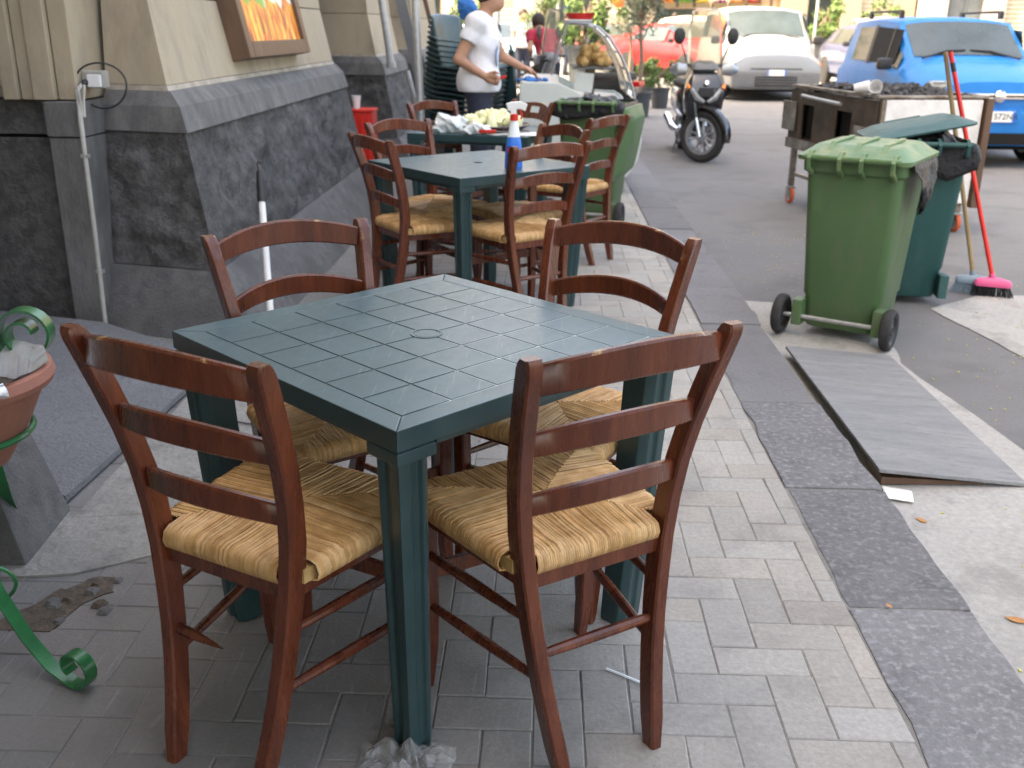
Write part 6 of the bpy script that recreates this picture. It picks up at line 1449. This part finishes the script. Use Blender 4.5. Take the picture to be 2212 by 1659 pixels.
# stack of dark green plastic armchairs behind the man
def monobloc():
    t = obj('stacking_chair', None); P_ = M_['tplastic']
    sp_ = [(.25, .43), (.20, .445), (.0, .43), (-.15, .415), (-.20, .43), (-.235, .55), (-.27, .70), (-.30, .84), (-.33, .86)]
    def f(u, v):
        k = v*(len(sp_)-1); i = min(int(k), len(sp_)-2); r_ = k-i; y = sp_[i][0]*(1-r_)+sp_[i+1][0]*r_; z = sp_[i][1]*(1-r_)+sp_[i+1][1]*r_
        x = (2*u-1)*(.24 if v < .5 else .24-.02*(v-.5)); c_ = (2*u-1)**2; return Vector((x, y+.03*c_*(1 if v > .5 else 0), z+(.02*c_ if v < .5 else .015*(1-c_)*(v > .9))))
    q = MB(); q.grid(f, 10, 16); o = q.build('seat_shell', P_, t, fixn=False); s = o.modifiers.new('s', 'SOLIDIFY'); s.thickness = .012
    for s in (-1, 1):
        q = MB(); q.sweep([(s*.235, -.285, .70), (s*.275, -.15, .665), (s*.29, .10, .65), (s*.28, .22, .63), (s*.262, .26, .56)], [(-.022, -.006), (.022, -.006), (.022, .006), (-.022, .006)], (1, 0, 0)); q.build('armrest', P_, t, bevel=.002, smooth=50)
        q = MB(); q.sweep([(s*.265, .255, .58), (s*.26, .26, .43), (s*.275, .285, .0)], [(-.02, -.02), (.02, -.02), (.02, .02), (-.02, .02)], (1, 0, 0)); q.build('front_leg', P_, t, bevel=.004)
        q = MB(); q.sweep([(s*.235, -.235, .46), (s*.245, -.28, .22), (s*.255, -.33, 0)], [(-.02, -.02), (.02, -.02), (.02, .02), (-.02, .02)], (1, 0, 0)); q.build('back_leg', P_, t, bevel=.004)
    return t
m0 = monobloc(); GS = 'stack of dark green plastic chairs'
tag(m0, 'bottom chair of the stack of dark green plastic chairs', 'chair', GS); sr = R(-118); base = Vector((-.72, 9.15, 0)); m0.location = base; m0.rotation_euler = (0, 0, sr)
fwd = Vector((-math.sin(sr), math.cos(sr), 0))
for k in range(1, 15):
    d_ = dup(m0, 'dark green plastic chair, %s from the bottom of the tall stack' % ('second third fourth fifth sixth seventh eighth ninth tenth eleventh twelfth thirteenth fourteenth'.split()[min(k, 13)-1]) if k < 14 else 'topmost chair of the stack of dark green plastic chairs', base+fwd*(.006*k)+Vector((0, 0, .043*k)), sr, GS); d_['category'] = 'chair'
# blue shoulder bag on top
crumple('blue_bag', (-.13, -.09, -.02), (.13, .09, .22), .012, (0, 0, .09), (.10, .06, .10), M_['bluecloth'], .01, 20, 1.1, 'blue bag on top of the stacked plastic chairs', 'bag', (-.68, 9.02, 1.435))

# plants
def leafball(q, c, r_, n, s, rnd, col=(1, 1, 1)):
    for k in range(n):
        d = Vector((rnd.gauss(0, 1), rnd.gauss(0, 1), rnd.gauss(0, 1))).normalized(); rad = r_*(.55+.5*rnd.random()); p = Vector(c)+Vector((d.x*rad, d.y*rad, d.z*rad*.85))
        a = Vector((rnd.gauss(0, 1), rnd.gauss(0, 1), rnd.gauss(0, .6)+.4)).normalized(); b = a.cross(d).normalized() if a.cross(d).length > .01 else Vector((1, 0, 0)); sz = s*rnd.uniform(.6, 1.3); v = rnd.uniform(.6, 1.5)
        q.add([p-a*sz, p+b*sz*.38, p+a*sz, p-b*sz*.38], [(0, 1, 2, 3)], (v*col[0], v*col[1], v*col[2]))
def potted(label, g, pw, ph_, sr_, seed):
    t = thing('potted_shrub', label, 'plant', g, 0, 'potted shrubs by the parking'); rnd = random.Random(seed)
    q = MB(); q.lathe([(0, 0), (pw*.8, 0), (pw, ph_), (pw*1.06, ph_), (pw*1.06, ph_+.03), (pw*.95, ph_+.03), (pw*.9, ph_*.85), (0, ph_*.85)], 20, cap=False); q.build('pot', M_['pot'], t)
    q = MB()
    for k in range(6): q.tube([Vector((0, 0, ph_*.8)), Vector((rnd.uniform(-.1, .1), rnd.uniform(-.1, .1), ph_+.2)), Vector((rnd.uniform(-.25, .25), rnd.uniform(-.2, .2), ph_+.42))], [.012, .008, .004], 5)
    q.build('stem', M_['bark'], t); q = MB()
    for k in range(9): leafball(q, (rnd.uniform(-sr_, sr_)*.75, rnd.uniform(-sr_, sr_)*.6, ph_+.12+rnd.random()*sr_*1.2), sr_*.42, 130, .035, rnd)
    q.build('foliage', M_['leaf'], t, smooth=0, fixn=False)
potted('green shrub in a dark pot left of the scooter, the nearer one', onroad((1424, 234)), .17, .33, .30, 1)
potted('green shrub in a dark pot left of the scooter, the rear one', onroad((1394, 214)), .17, .33, .28, 2)
def slim_tree(label, g, h_, seed, lm='olive'):
    t = thing('olive_tree', label, 'tree', g, 0, 'small potted trees'); rnd = random.Random(seed)
    q = MB(); q.lathe([(0, 0), (.17, 0), (.2, .36), (.22, .36), (.22, .40), (.19, .40), (.18, .33), (0, .33)], 20, cap=False); q.build('pot', M_['pot'], t)
    q = MB(); tr = [Vector((0, 0, .3)), Vector((.02, .02, .9)), Vector((-.03, .0, 1.4)), Vector((.02, .03, 2.0)), Vector((0, 0, h_))]; q.tube(tr, [.04, .035, .03, .022, .01], 8)
    ends = []
    for k in range(16):
        z = rnd.uniform(1.0, h_-.2); a = rnd.uniform(0, 6.28); b0 = Vector((0, 0, z)); e = b0+Vector((math.cos(a)*rnd.uniform(.2, .5), math.sin(a)*rnd.uniform(.2, .5), rnd.uniform(.2, .6))); q.tube([b0, (b0+e)/2+Vector((0, 0, .04)), e], [.013, .009, .004], 5); ends += [e, (b0+e)/2]
    q.build('trunk', M_['bark'], t); q = MB()
    for e in ends: leafball(q, e, .17, 60, .035, rnd)
    q.build('crown', M_[lm], t, smooth=0, fixn=False)
slim_tree('slender olive tree in a pot right of the counter glass', gr_(1.55, 17.0), 2.9, 4); slim_tree('small leafy tree in a pot far behind the counter', gr_(-.05, 21.5), 2.3, 9, 'leaf')
slim_tree('slender olive tree farther along the kerb behind the first one', gr_(1.9, 23.5), 3.0, 14)

# second scooter seen in part behind the counter
for lab, x, y, a in [('dark motor scooter parked behind the man and the counter', -.15, 14.2, 2.7), ('dark motor scooter parked far behind the man', -.62, 15.6, .4)]:
    src = [o for o in COL.objects if o.name.startswith('motor_scooter') and o.parent is None][0]
    s_ = dup(src, lab, (x, y, road_z(x, y)), a, 'motor scooters'); s_['category'] = 'scooter'
src['group'] = 'motor scooters'
# fruit stall with crates of coloured fruit in front of the far houses
M_['awn'] = mat('cream_awning', (.66, .60, .48), .9, (.60, .54, .43), 3)
t = thing('market_stall', 'market stall with a cream canopy far behind the silver car', 'stall', gr_(5.5, 38))
for x in (-2.3, 2.3):
    for y in (-1, 1):
        q = MB(); q.box((x, y, 1.35), (.08, .08, 2.7)); q.build('post', M_['frame'], t)
q = MB(); q.box((0, 0, .85), (4.4, 1.8, .06)); q.build('bench', M_['shutter'], t); q = MB(); q.box((0, -.3, 1.9), (4.4, .8, .05)); q.build('shelf', M_['shutter'], t)
q = MB(); q.hexa([(-2.6, -1.5, 2.75), (2.6, -1.5, 2.75), (2.6, 1.3, 3.2), (-2.6, 1.3, 3.2)], [(-2.6, -1.5, 2.8), (2.6, -1.5, 2.8), (2.6, 1.3, 3.25), (-2.6, 1.3, 3.25)]); q.build('canopy', M_['awn'], t, smooth=0)
cols = {'red apples': (.6, .03, .03), 'oranges': (.8, .25, .02), 'green peppers': (.15, .4, .04), 'lemons': (.8, .6, .05), 'plums': (.3, .04, .2)}
names = ['red apples', 'oranges', 'green peppers', 'lemons', 'plums', 'oranges ', 'red apples ']
ord_ = ['first', 'second', 'third', 'fourth', 'fifth', 'sixth', 'seventh']
for i, nm in enumerate(names):
    key = 'fruit_'+nm.strip(); M_.setdefault(key, mat('fruit_'+nm.strip().replace(' ', '_'), cols[nm.strip()], .4, rvar=0))
    for lv, z in ((0, 1.925), (1, .88)):
        g = gr_(5.5, 38); t = thing('fruit_crate', 'crate of %s on the %s of the market stall, %s from the left' % (nm.strip(), 'upper shelf' if lv == 0 else 'lower bench', ord_[i]), 'crate', (5.5-1.8+.6*i, 37.55, g[2]+z), 0, 'fruit crates on the market stall')
        q = MB(); q.box((0, 0, .015), (.5, .36, .03))
        for s in (-1, 1): q.box((s*.245, 0, .08), (.012, .36, .14)); q.box((0, s*.176, .08), (.478, .012, .14))
        q.build('crate_box', M_['brass'], t, smooth=0); rnd = random.Random(i+lv*10); q = MB()
        for k in range(22):
            q.lathe([(0, -1), (.7, -.7), (1, 0), (.7, .7), (0, 1)], 8, Matrix.Translation((rnd.uniform(-.2, .2), rnd.uniform(-.13, .13), .12+rnd.random()*.1)) @ Matrix.Scale(.05, 4))
        o = q.build('fruit_heap', M_[key], t); o['kind'] = 'stuff'
# hanging toys over the pavement shops
for i, (x, y, z, r_, cl, lab) in enumerate([(.95, 27, 2.35, .24, (.25, .12, .32), 'purple inflated toy ball hanging over the far pavement'), (1.25, 27.3, 2.4, .28, (.2, .55, .8), 'light blue inflated toy ball hanging over the far pavement'), (2.05, 30, 2.2, .25, (.85, .22, .05), 'orange inflated toy ball hanging over the far pavement')]):
    t = thing('toy_ball', lab, 'toy ball', (x, y, z), 0, 'inflated toy balls'); q = MB(); q.lathe([(r_*math.cos(a), r_*math.sin(a)) for a in [R(-90+18*k) for k in range(11)]], 20); q.build('ball', mat('toy_%d' % i, cl, .35, rvar=0), t); q = MB(); q.tube([(0, 0, r_), (0, 0, 2.6)], .01, 5); q.build('cord', M_['cable'], t)
# street light poles at the far pavement
for x, y, lab in [(-.95, 20.5, 'grey street pole on the sunlit pavement behind the man'), (.35, 33, 'grey street pole far behind the counter'), (8.9, 35, 'grey street pole behind the navy car')]:
    pole_thing('street_pole', lab, 'pole', [(x, y, road_z(x, y)), (x, y, 5.5)], .05, M_['galv'], (x, y, road_z(x, y)))

# plane trees on the far kerb, out of the picture, whose crowns hang over the road and show in the windscreens
def street_tree(label, x, y, h_, cr, seed):
    t = thing('street_tree', label, 'tree', (x, y, road_z(x, y)), 0, 'street trees'); rnd = random.Random(seed)
    q = MB(); q.tube([(0, 0, 0), (.05, .02, 1.5), (-.05, .05, 3.2), (0, 0, 4.4)], [.2, .17, .14, .1], 10)
    ends = []
    for k in range(14):
        a = k*2.4+rnd.random(); e = Vector((math.cos(a)*cr*rnd.uniform(.35, .95), math.sin(a)*cr*rnd.uniform(.35, .95), h_-rnd.uniform(.3, 2.6))); q.tube([(0, 0, 3.0+rnd.random()), e*.5+Vector((0, 0, 2.2)), e], [.08, .05, .02], 6); ends.append(e)
    q.build('trunk', M_['bark'], t); q = MB()
    for e in ends: leafball(q, e, 1.0, 150, .17, rnd); leafball(q, e*.75+Vector((rnd.uniform(-.6, .6), rnd.uniform(-.6, .6), 1.6)), .9, 90, .17, rnd)
    q.build('crown', M_['leaf'], t, smooth=0, fixn=False)
street_tree('leafy street tree on the far kerb to the right of the picture', 9.2, 5.5, 7.5, 2.6, 3)
street_tree('leafy street tree farther back along the far kerb behind the viewer', 8.8, -3.5, 8.0, 2.8, 6)

# more shrubs and dark figures along the far pavement
src = [o for o in COL.objects if o.name == 'potted_shrub'][0]
for i, (x, y) in enumerate([(.9, 25.5), (2.6, 36), (9.6, 36.5), (11.4, 36.2), (-2.2, 31)]):
    d_ = dup(src, ['potted shrub beside the far toy balls', 'potted shrub at the left end of the market stall', 'potted shrub before the ochre house, the left of two', 'potted shrub before the ochre house, the right of two', 'potted shrub far down the street behind the man'][i], gr_(x, y), .7*i, 'potted shrubs by the parking'); d_['category'] = 'plant'; d_.scale = (2.2, 2.2, 2.6)
far_person('person in dark clothes standing far behind the counter glass', gr_(1.1, 26), 2.2, M_['denim'])
far_person('person in a maroon shirt by the market stall', gr_(4.4, 36.3), 1.2, M_['maroonpaint'])
far_person('person in dark clothes by the ochre house', gr_(9.0, 37), 2.8, M_['denim'])
